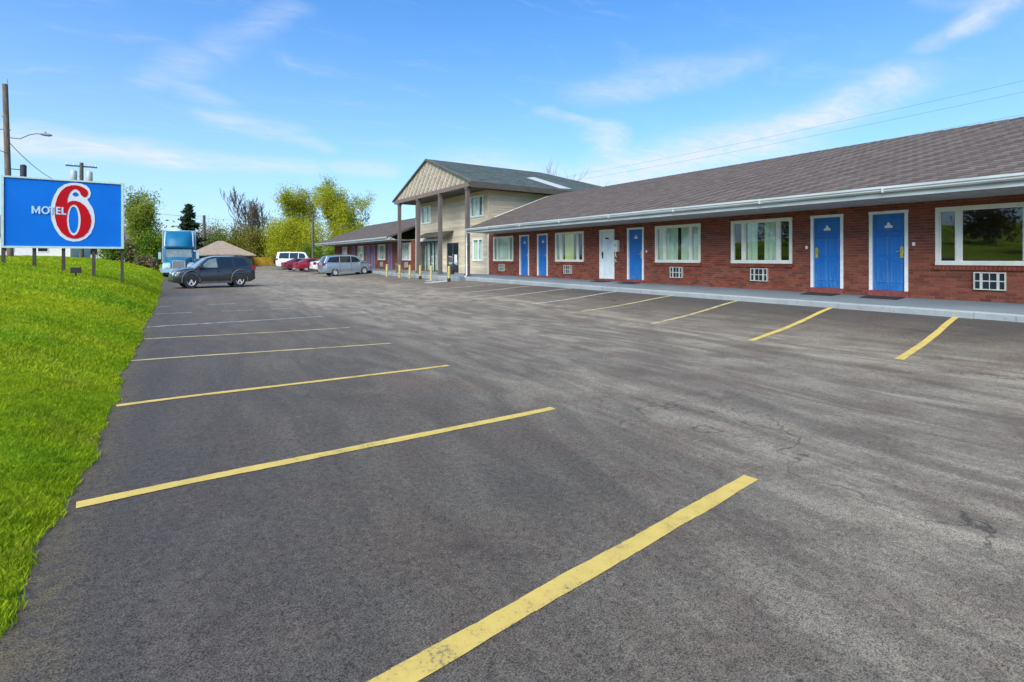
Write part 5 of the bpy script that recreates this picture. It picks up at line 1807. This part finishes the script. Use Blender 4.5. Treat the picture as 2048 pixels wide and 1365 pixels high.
def wheel(parent, x, y, r, w, side, rimmat, spokes=5):
    t = MB()
    prof = [(r * .62, -w / 2), (r * .90, -w / 2), (r * .985, -w / 2 + .03), (r, -w / 4), (r, w / 4), (r * .985, w / 2 - .03), (r * .90, w / 2), (r * .62, w / 2), (r * .60, 0)]
    N = 28
    V, F = [], []
    for k in range(N):
        a = 2 * math.pi * k / N
        V += [(x + rr * math.cos(a), y + yy, r + rr * math.sin(a)) for rr, yy in prof]
    m_ = len(prof)
    for k in range(N):
        for j in range(m_):
            F.append((k * m_ + j, k * m_ + (j + 1) % m_, ((k + 1) % N) * m_ + (j + 1) % m_, ((k + 1) % N) * m_ + j))
    t.add(V, F)
    wo = t.build('wheel', M['black'], parent, smooth=35)
    rm = MB()
    yo = y + side * (w / 2 - .035)
    rm.tube([(x, yo - side * .06, r), (x, yo - side * .04, r)], r * .62, 24, 1)
    ring_o, ring_i = [], []
    for k in range(24):
        a = 2 * math.pi * k / 24
        ring_o.append((x + r * .64 * math.cos(a), yo + side * .02, r + r * .64 * math.sin(a)))
        ring_i.append((x + r * .54 * math.cos(a), yo + side * .005, r + r * .54 * math.sin(a)))
    rm.add(ring_o + ring_i, [(k, (k + 1) % 24, 24 + (k + 1) % 24, 24 + k) for k in range(24)])
    for k in range(spokes):
        a = 2 * math.pi * k / spokes + .3
        u = Vector((math.cos(a), 0, math.sin(a)))
        v = Vector((-math.sin(a), 0, math.cos(a)))
        c = Vector((x, yo - side * .005, r))
        rm.obox(c + u * r * .30, u * r * .30, v * r * .105, Vector((0, .014, 0)))
    rm.tube([(x, yo - side * .03, r), (x, yo + side * .02, r)], r * .15, 12)
    rm.build('rim', [rimmat, M['dark']], wo)
    return wo


def car(name, label, loc, rz, sc, sp, bodymat, group=None):
    t = thing(name, label, 'car', loc, rz, group, sc)
    st = interp_st(sp['body'])
    me = loft_body(st).mesh('body', [bodymat, M['dark']], 38)
    bo = link('body', me, t)
    # cut the wheel housings
    cm = MB()
    for wx in sp['wheels']:
        for s_ in (-1, 1):
            cm.tube([(wx, s_ * (sp['w'] + .2), sp['r'] + .015), (wx, s_ * (sp['w'] - .34), sp['r'] + .015)], sp['r'] * 1.19, 28, 1)
    cut = cm.build('cut', [bodymat, M['dark']])
    md = bo.modifiers.new('cut', 'BOOLEAN')
    md.object = cut
    md.operation = 'DIFFERENCE'
    md.solver = 'EXACT'
    bpy.context.view_layer.update()
    ne = bpy.data.meshes.new_from_object(bo.evaluated_get(bpy.context.evaluated_depsgraph_get()))
    bo.modifiers.clear()
    if len(ne.polygons) > 100:
        bo.data = ne
        ne.polygons.foreach_set('use_smooth', [True] * len(ne.polygons))
        ne.set_sharp_from_angle(angle=R(32))
    bpy.data.objects.remove(cut)
    # cabin
    zb0, zr0, wb_, wr = sp['cab']
    yw = lambda z: wb_ + (wr - wb_) * (z - zb0) / (zr0 - zb0)
    poly = sp['gh']
    L_ = [(x, yw(z), z) for x, z in poly]
    R_ = [(x, -yw(z), z) for x, z in poly]
    Cc = [(x + (0.05 if k == 0 else -.03 if k == len(poly) - 1 else 0), 0, z + (.035 if 0 < k < len(poly) - 1 else 0)) for k, (x, z) in enumerate(poly)]
    gh = MB()
    n_ = len(poly)
    V = L_ + R_ + Cc
    F = [tuple(range(n_))[::-1], tuple(range(n_, 2 * n_))]
    for k in range(n_ - 1):
        F += [(k, k + 1, 2 * n_ + k + 1, 2 * n_ + k), (2 * n_ + k, 2 * n_ + k + 1, n_ + k + 1, n_ + k)]
    F = [f for f in F]
    gh.add(V, F)
    cabin = gh.build('cabin', bodymat, t)
    bv = cabin.modifiers.new('bevel', 'BEVEL')
    bv.width = .035
    bv.segments = 2
    bv.limit_method = 'ANGLE'
    bv.angle_limit = R(22)
    for (pl, mt) in sp['side']:
        for s_ in (1, -1):
            P = [(x, s_ * (yw(z) + .008), z) for x, z in pl]
            MB().prism(P, (0, -s_ * .012, 0)).build('window', M[mt], cabin)
    def slope_pane(nm, a, b, ins, out):
        (x0, z0), (x1, z1) = poly[a], poly[b]
        dx, dz = x1 - x0, z1 - z0
        L2 = math.hypot(dx, dz)
        nx_, nz_ = (dz / L2, -dx / L2)
        if nz_ < 0: nx_, nz_ = -nx_, -nz_
        mb = MB()
        pts = []
        for (tt, sgn_) in ((.10, 1), (.94, 1), (.94, -1), (.10, -1)):
            x, z = x0 + dx * tt, z0 + dz * tt
            pts.append(Vector((x + nx_ * .012, sgn_ * (yw(z) - ins), z + nz_ * .012)))
        mid0 = (pts[0] + pts[3]) / 2 + Vector((.045 if out > 0 else -.03, 0, 0)) + Vector((nx_ * .012, 0, nz_ * .012))
        mid1 = (pts[1] + pts[2]) / 2 + Vector((0, 0, .03)) + Vector((nx_ * .012, 0, nz_ * .012))
        mb.prism([pts[0], pts[1], mid1, mid0], (-nx_ * .01, 0, -nz_ * .01))
        mb.prism([mid0, mid1, pts[2], pts[3]], (-nx_ * .01, 0, -nz_ * .01))
        mb.build(nm, M['glass_car_pale' if nm == 'windscreen' else 'glass_car'], cabin)
    slope_pane('windscreen', 0, 1, .09, 1)
    slope_pane('rear_window', n_ - 1, n_ - 2, .10, -1)
    for wx in sp['wheels']:
        for s_ in (-1, 1):
            wheel(t, wx, s_ * (sp['w'] - .115), sp['r'], .22, s_, M['rim'])
    w = sp['w']
    xf, xr_ = sp['body'][-1][0], sp['body'][0][0]
    zf = sp['hl']
    for s_ in (-1, 1):
        MB().prism([(xf - .10, s_ * w * .62, zf), (xf - .06, s_ * w * .40, zf), (xf - .09, s_ * w * .40, zf + .12), (xf - .30, s_ * w * .86, zf + .17), (xf - .34, s_ * w * .945, zf + .13), (xf - .20, s_ * w * .90, zf + .02)], (.07, s_ * .02, 0)).build('headlight', M['lens'], t)
        ztl = sp['tl']
        MB().box(xr_ - .015, xr_ + .16, s_ * w * .66, s_ * (w * .90), ztl, ztl + .24).box(xr_ + .05, xr_ + .24, s_ * w * .90, s_ * (w * .955), ztl + .02, ztl + .22).build('tail_light', M['tail'], t)
        xm = sp['side'][0][0][0][0] - .08
        zm = sp['side'][0][0][0][1] + .05
        MB().box(xm - .10, xm + .08, s_ * (yw(zm) + .05), s_ * (yw(zm) + .22), zm - .05, zm + .11).box(xm - .02, xm + .03, s_ * (yw(zm) - .02), s_ * (yw(zm) + .06), zm - .03, zm + .02).build('mirror', bodymat, t)
        hz = sp['cab'][0] - .13
        for hx in sp['handles']:
            MB().box(hx - .09, hx + .09, s_ * (w * .965), s_ * (w * .965 + .035), hz - .018, hz + .018).build('door_handle', sp.get('hmat', bodymat), t)
    gr = MB().box(xf - .05, xf + .02, -w * .40, w * .40, zf - .14, zf + .06)
    for k in range(3):
        gr.box(xf + .0, xf + .03, -w * .40, w * .40, zf - .12 + k * .06, zf - .10 + k * .06, 1)
    gr.build('grille', [M['dark'], M['steel']], t)
    MB().box(xf - .12, xf + .03, -w * .66, w * .66, sp['body'][-1][1] - .04, sp['body'][-1][1] + .08).build('front_bumper', M['black'], t)
    MB().box(xr_ - .03, xr_ + .12, -w * .78, w * .78, sp['body'][0][1] - .03, sp['body'][0][1] + .14).build('rear_bumper', sp.get('bump', bodymat), t)
    # door seams as thin dark reveals
    for (x, z0, z1) in sp['seams']:
        for s_ in (-1, 1):
            sm = MB()
            sm.box(x - .006, x + .006, s_ * (w * .96), s_ * (w * 1.003), z0, z1)
            sm.build('door_seam', M['dark'], t)
    sk = MB()
    x0, x1 = sp['wheels'][1] + sp['r'] * 1.25, sp['wheels'][0] - sp['r'] * 1.25
    for s_ in (-1, 1):
        sk.box(x0, x1, s_ * (w * .90), s_ * (w * .985), sp['zb'] - .02, sp['zb'] + .10)
    sk.build('side_skirt', sp.get('skirt', M['black']), t)
    if sp.get('flare'):
        for wx in sp['wheels']:
            for s_ in (-1, 1):
                fl = MB()
                pts = [(wx + sp['r'] * 1.24 * math.cos(a), s_ * (w * .985), sp['r'] + .02 + sp['r'] * 1.24 * math.sin(a)) for a in np.linspace(R(-12), R(192), 14)]
                fl.tube(pts, .045, 6)
                fl.build('arch_flare', sp['flare'], t, smooth=60)
    if sp.get('rails'):
        rl = MB()
        xa, xb = sp['rails']
        for s_ in (-1, 1):
            y_ = s_ * (wr - .06)
            rl.tube([(xa, y_, zr0 + .01), (xa - .12, y_, zr0 + .07), (xb + .12, y_, zr0 + .07), (xb, y_, zr0 + .0)], .018, 6)
        rl.build('roof_rail', M['black'], t, smooth=50)
    return t


M['rim'] = plain('alloy_rim', (0.62, 0.64, 0.66), 0.35, 0.35, var=0.08)
M['lens'] = plain('headlamp_lens', (0.60, 0.62, 0.60), 0.12, 0.2, var=0.15, scale=12, coat=.8)
M['tail'] = plain('tail_lamp_lens', (0.30, 0.012, 0.02), 0.15, var=0.2, scale=12, coat=.6)
M['grey_car'] = paint('dark_grey_car_paint', (0.036, 0.039, 0.043))
M['silver_car'] = paint('silver_blue_car_paint', (0.30, 0.37, 0.42), .3, .55)
M['red_car'] = paint('red_car_paint', (0.30, 0.012, 0.03), .3, .1)
M['dark_red_car'] = paint('dark_red_car_paint', (0.17, 0.012, 0.035), .3, .1)
M['white_car'] = paint('white_car_paint', (0.66, 0.67, 0.68), .3, 0)
M['flare'] = plain('grey_plastic_flare', (0.062, 0.068, 0.074), .6)
M['suv_front'] = plain('pale_bumper_plastic', (0.3, .31, .3), .5)

SUV = dict(w=.92, r=.41, wheels=(1.46, -1.43), zb=.26, hl=.70, tl=.92, handles=(-.10, -1.02), rails=(.25, -1.75), flare=M['flare'], skirt=M['flare'],
           cab=(1.02, 1.68, .865, .66), bump=M['black'],
           body=[(-2.45, .46, .92, .78, .0), (-2.40, .38, 1.06, .85, .0), (-2.15, .29, 1.10, .91, .0), (-1.4, .26, 1.09, .92, .0), (0, .25, 1.05, .92, .0), (.9, .25, 1.03, .92, .0), (1.3, .25, 1.05, .91, .03), (1.75, .25, 1.00, .91, .05), (2.15, .27, .91, .88, .05), (2.36, .31, .79, .80, .03), (2.45, .38, .66, .68, .0)],
           gh=[(1.36, 1.02), (.52, 1.58), (.1, 1.665), (-1.2, 1.68), (-2.0, 1.63), (-2.38, 1.06)],
           side=[([(1.00, 1.09), (.42, 1.50), (-.02, 1.575), (-.07, 1.08)], 'glass_car_pale'), ([(-.15, 1.08), (-.10, 1.58), (-.96, 1.59), (-1.06, 1.10)], 'glass_car'), ([(-1.14, 1.10), (-1.04, 1.59), (-1.74, 1.56), (-2.04, 1.16)], 'glass_car')],
           seams=[(.98, .36, 1.0), (-.09, .34, 1.04), (-1.02, .5, 1.06)])
car('suv', 'dark grey five-door off-roader parked facing the grass bank', (1.79, 31.55, float(lot_z(1.7, 31.5)) - .0), math.pi + R(8), (.775, 1.0, .985), SUV, M['grey_car'])

VAN = dict(w=.98, r=.35, wheels=(1.62, -1.42), zb=.24, hl=.68, tl=.90, handles=(.25, -.55), skirt=M['silver_car'], cab=(1.02, 1.70, .92, .70),
           body=[(-2.56, .44, .92, .84, .0), (-2.50, .36, 1.06, .91, .0), (-2.2, .28, 1.09, .97, .0), (-1.4, .24, 1.08, .98, .0), (0, .23, 1.05, .98, .0), (1.2, .23, 1.03, .98, .0), (1.6, .24, 1.03, .97, .04), (2.0, .25, .95, .95, .05), (2.35, .28, .82, .87, .04), (2.52, .34, .68, .74, .0)],
           gh=[(1.95, 1.00), (.95, 1.58), (.4, 1.69), (-1.2, 1.71), (-2.1, 1.64), (-2.50, 1.07)],
           side=[([(1.45, 1.08), (.82, 1.50), (.36, 1.58), (.32, 1.08)], 'glass_car'), ([(.24, 1.08), (.28, 1.59), (-.80, 1.61), (-.84, 1.10)], 'glass_car'), ([(-.92, 1.10), (-.88, 1.61), (-1.82, 1.57), (-2.16, 1.16)], 'glass_car')],
           seams=[(1.30, .36, 1.0), (.28, .34, 1.03), (-.88, .34, 1.05)])
van = car('minivan', 'silver minivan parked nose-in beside the yellow bollards', (11.95, 42.6, float(lot_z(11.7, 42.6)) + .02), R(1.5), (.785, .95, .98), VAN, M['silver_car'], 'cars nosed in to the far wing')
van.rotation_euler = (0, R(-2.6), R(1.5))

SEDAN = dict(w=.90, r=.32, wheels=(1.38, -1.32), zb=.22, hl=.58, tl=.72, handles=(.0, -.95), skirt=M['black'], cab=(.90, 1.42, .80, .60),
             body=[(-2.30, .42, .82, .74, .0), (-2.24, .34, .95, .82, .02), (-2.0, .27, 1.0, .88, .03), (-1.4, .22, .98, .90, .02), (0, .21, .93, .90, .0), (.9, .21, .92, .90, .0), (1.3, .22, .92, .89, .03), (1.8, .24, .84, .87, .05), (2.15, .28, .74, .80, .03), (2.3, .34, .62, .68, .0)],
             gh=[(1.22, .90), (.35, 1.33), (-.05, 1.41), (-.7, 1.42), (-1.15, 1.36), (-1.95, .98)],
             side=[([(.90, .95), (.28, 1.28), (-.12, 1.345), (-.16, .95)], 'glass_car'), ([(-.24, .95), (-.20, 1.345), (-.72, 1.345), (-1.02, 1.30), (-1.30, .99)], 'glass_car')],
             seams=[(.92, .32, .90), (-.20, .3, .92), (-1.05, .45, .94)])
GRP = 'cars nosed in to the far wing'
car('sedan', 'bright red saloon partly hidden by the silver minivan', (12.75, 56.4, float(lot_z(12.2, 56.4)) + .03), R(3), (.98, .95, .94), SEDAN, M['red_car'], GRP)
car('sedan', 'dark red saloon behind the bright red one', (12.2, 60.0, float(lot_z(12.0, 60.0)) + .03), R(3), (.95, .95, .94), SEDAN, M['dark_red_car'], GRP)
car('hatchback', 'pale silver car mostly hidden behind the minivan', (12.75, 49.2, float(lot_z(12.4, 49.2)) + .02), R(2), (.9, .95, 1.05), SEDAN, M['white_car'], GRP)
JEEP = dict(SUV, skirt=M['black'], flare=None, rails=(.4, -1.9), cab=(1.05, 1.80, .87, .76),
            gh=[(1.10, 1.05), (.66, 1.72), (.3, 1.79), (-1.2, 1.80), (-2.25, 1.77), (-2.40, 1.08)],
            side=[([(.85, 1.13), (.52, 1.62), (.0, 1.69), (-.04, 1.12)], 'glass_car'), ([(-.12, 1.12), (-.08, 1.70), (-.95, 1.70), (-.99, 1.12)], 'glass_car'), ([(-1.07, 1.12), (-1.03, 1.70), (-2.0, 1.68), (-2.12, 1.14)], 'glass_car')])
jp = car('off_roader', 'boxy white off-roader with dark windows behind the red cars', (13.2, 67.4, float(lot_z(12, 67)) + .0), R(-16), (1.08, 1.0, 1.2), JEEP, M['white_car'], GRP)
sw_ = MB()
sw_.tube([(-2.52, .0, .95), (-2.72, .0, .95)], .36, 20)
sw_.build('spare_wheel', M['black'], jp, smooth=40)

# lorry
M['truck_blue'] = plain('truck_blue_paint', (0.004, 0.120, 0.235), .5, .0, var=.12, scale=1.2, coat=.08, spec=.3)
M['truck_pale'] = paint('pale_blue_truck_paint', (0.33, 0.50, 0.58), .35, .1)
M['chrome'] = plain('chrome', (0.55, 0.57, 0.58), .25, .5, var=.1)
M['trailer'] = plain('grey_trailer_panel', (0.42, 0.49, 0.53), .5, .2, var=.1)
tk = thing('semi_truck', 'blue long-nosed lorry facing the camera beside the grass bank', 'lorry', (.42, 50.2, -.05), R(-1))
# local: x right, y back (front faces -y)
ch = MB()
ch.box(-1.0, 1.0, .2, 6.8, .55, .85)
ch.build('chassis', M['black'], tk)
cab = MB()
cab.prism([(-1.08, 1.75, 1.25), (-1.08, 2.25, 2.55), (-1.08, 4.6, 2.75), (-1.08, 4.6, .95), (-1.08, 1.75, .95)], (2.16, 0, 0))
cbo = cab.build('cab', M['truck_blue'], tk)
bvm = cbo.modifiers.new('bevel', 'BEVEL'); bvm.width = .08; bvm.segments = 3
MB().prism([(-.95, 1.815, 1.62), (.95, 1.815, 1.62), (.90, 2.085, 2.32), (-.90, 2.085, 2.32)], (0, -.02, .006)).build('windscreen', M['glass_car_pale'], cbo)
MB().prism([(-.98, 1.98, 2.40), (.98, 1.98, 2.40), (.98, 1.90, 2.54), (-.98, 1.90, 2.54)], (0, .35, .02)).build('sun_visor', M['truck_blue'], cbo)
for s_ in (-1, 1):
    MB().prism([(s_ * 1.085, 2.10, 1.65), (s_ * 1.085, 2.9, 1.65), (s_ * 1.085, 2.9, 2.35), (s_ * 1.085, 2.33, 2.30)], (s_ * .012, 0, 0)).build('side_window', M['glass_car'], cbo)
# roof fairing: curved airdam with a pale raised rim
fr_ = MB()
N = 10
pts = []
for j in range(7):
    t = j / 6
    y = 2.12 + 2.2 * (t ** 1.6)
    z = 2.58 + 1.42 * math.sin(t * math.pi / 2)
    w_ = 1.04 - .06 * t
    pts.append([(w_ * math.sin(a), y + .55 * (abs(math.sin(a)) ** 4), z) for a in np.linspace(-math.pi / 2, math.pi / 2, N)])
V = [p for r_ in pts for p in r_] + [(-1.04, 4.5, 2.6), (1.04, 4.5, 2.6), (-.98, 4.5, 4.0), (.98, 4.5, 4.0)]
F = []
for j in range(6):
    for k in range(N - 1):
        F.append((j * N + k, j * N + k + 1, (j + 1) * N + k + 1, (j + 1) * N + k))
b0 = 7 * N
F += [(6 * N,) + tuple(6 * N + k for k in range(1, N)) + (b0 + 3, b0 + 2)]
F += [tuple(j * N for j in range(7)) + (b0 + 2, b0), tuple((6 - j) * N + N - 1 for j in range(7)) + (b0 + 1, b0 + 3)]
fr_.add(V, F)
fro = fr_.build('roof_fairing', M['truck_blue'], tk, smooth=40)
rim_ = MB()
for s_ in (0, N - 1):
    rim_.tube([pts[j][s_] for j in range(7)], .07, 6)
rim_.tube(pts[6], .07, 6)
rim_.build('fairing_rim', M['truck_pale'], fro, smooth=60)
# bonnet
bn = MB()
secs = []
for (y, w_, zt, zl) in [(.05, .50, 1.30, .75), (.15, .56, 1.42, .75), (.6, .64, 1.52, .75), (1.2, .76, 1.60, .75), (1.85, .92, 1.68, .75)]:
    secs.append([(-w_, y, zl), (-w_, y, zt - .16), (-w_ * .86, y, zt - .03), (0, y, zt + .02), (w_ * .86, y, zt - .03), (w_, y, zt - .16), (w_, y, zl)])
V = [p for s_ in secs for p in s_]
F = [(j * 7 + k, j * 7 + k + 1, (j + 1) * 7 + k + 1, (j + 1) * 7 + k) for j in range(4) for k in range(6)] + [tuple(range(7))[::-1]]
bn.add(V, F)
bno = bn.build('bonnet', M['truck_blue'], tk, smooth=35)
gr = MB().box(-.40, .40, .0, .06, .62, 1.30, 0)
for k in range(9):
    gr.box(-.40, .40, -.02, .01, .66 + k * .072, .695 + k * .072, 1)
gr.box(-.46, -.40, -.03, .08, .58, 1.34, 1).box(.40, .46, -.03, .08, .58, 1.34, 1).box(-.46, .46, -.03, .08, 1.30, 1.36, 1)
gr.build('grille', [M['dark'], M['chrome']], bno)
for s_ in (-1, 1):
    fd = MB()
    fs = []
    for (y, a, b, zt) in [(.12, .50, 1.00, .92), (.25, .52, 1.12, 1.06), (.7, .56, 1.16, 1.20), (1.2, .66, 1.16, 1.20), (1.7, .80, 1.14, 1.02)]:
        fs.append([(s_ * a, y, .62), (s_ * a, y, zt), (s_ * (b - .12), y, zt), (s_ * b, y, zt - .14), (s_ * b, y, .62)])
    V = [p for q in fs for p in q]
    F = [(j * 5 + k, j * 5 + k + 1, (j + 1) * 5 + k + 1, (j + 1) * 5 + k) for j in range(4) for k in range(4)] + [tuple(range(5)), tuple(range(20, 25))]
    fd.add(V, F)
    fd.build('fender', M['truck_pale'], tk, smooth=40)
    MB().prism([(s_ * .58, .10, .78), (s_ * .98, .12, .74), (s_ * 1.02, .16, .98), (s_ * .62, .12, 1.08)], (0, -.05, 0)).build('headlight', M['lens'], tk)
    mr = MB().tube([(s_ * 1.06, 1.9, 2.2), (s_ * 1.34, 1.75, 2.15), (s_ * 1.34, 1.75, 1.45), (s_ * 1.06, 1.9, 1.4)], .02, 6)
    mro = mr.build('mirror_arm', M['chrome'], tk)
    MB().box(s_ * 1.26, s_ * 1.46, 1.70, 1.82, 1.50, 2.05).build('mirror', M['truck_pale'], mro)
    MB().tube([(s_ * 1.12, 3.0, .55), (s_ * 1.12, 4.6, .55)], .3, 14).build('fuel_tank', M['chrome'], tk, smooth=40)
    MB().tube([(s_ * 1.0, 4.75, .9), (s_ * 1.0, 4.75, 3.6)], .07, 8).build('exhaust_stack', M['chrome'], tk, smooth=40)
    for (y, r_) in ((1.0, .5), (5.6, .5), (6.7, .5)):
        MB().tube([(s_ * 1.10, y, r_), (s_ * 1.05, y, r_), (s_ * .72, y, r_)], [r_ * .93, r_, r_], 24).build('wheel', M['black'], tk, smooth=35)
MB().box(-1.15, 1.15, -.12, .15, .38, .66).build('front_bumper', M['truck_pale'], tk)
MB().box(-.9, .9, -.10, .14, .22, .38).build('air_dam', M['black'], tk)
tl = MB().box(-1.28, 1.28, 5.0, 19, 1.15, 4.06)
tlo = tl.build('trailer', M['trailer'], tk)
MB().box(-1.30, 1.30, 4.97, 5.03, 3.98, 4.09).box(-1.30, -1.22, 4.97, 5.03, 1.15, 3.98).box(1.22, 1.30, 4.97, 5.03, 1.15, 3.98).build('trailer_edge', M['steel'], tlo)
for s_ in (-1, 1):
    for y in (16.0, 17.2):
        MB().tube([(s_ * 1.2, y, .5), (s_ * .7, y, .5)], .5, 20).build('trailer_wheel', M['black'], tlo, smooth=35)

# small cars beyond the sign
car('sedan', 'small pale car beyond the right end of the sign', (-6.3, 88, 1.05), R(20), (.95, .95, .95), SEDAN, M['white_car'])
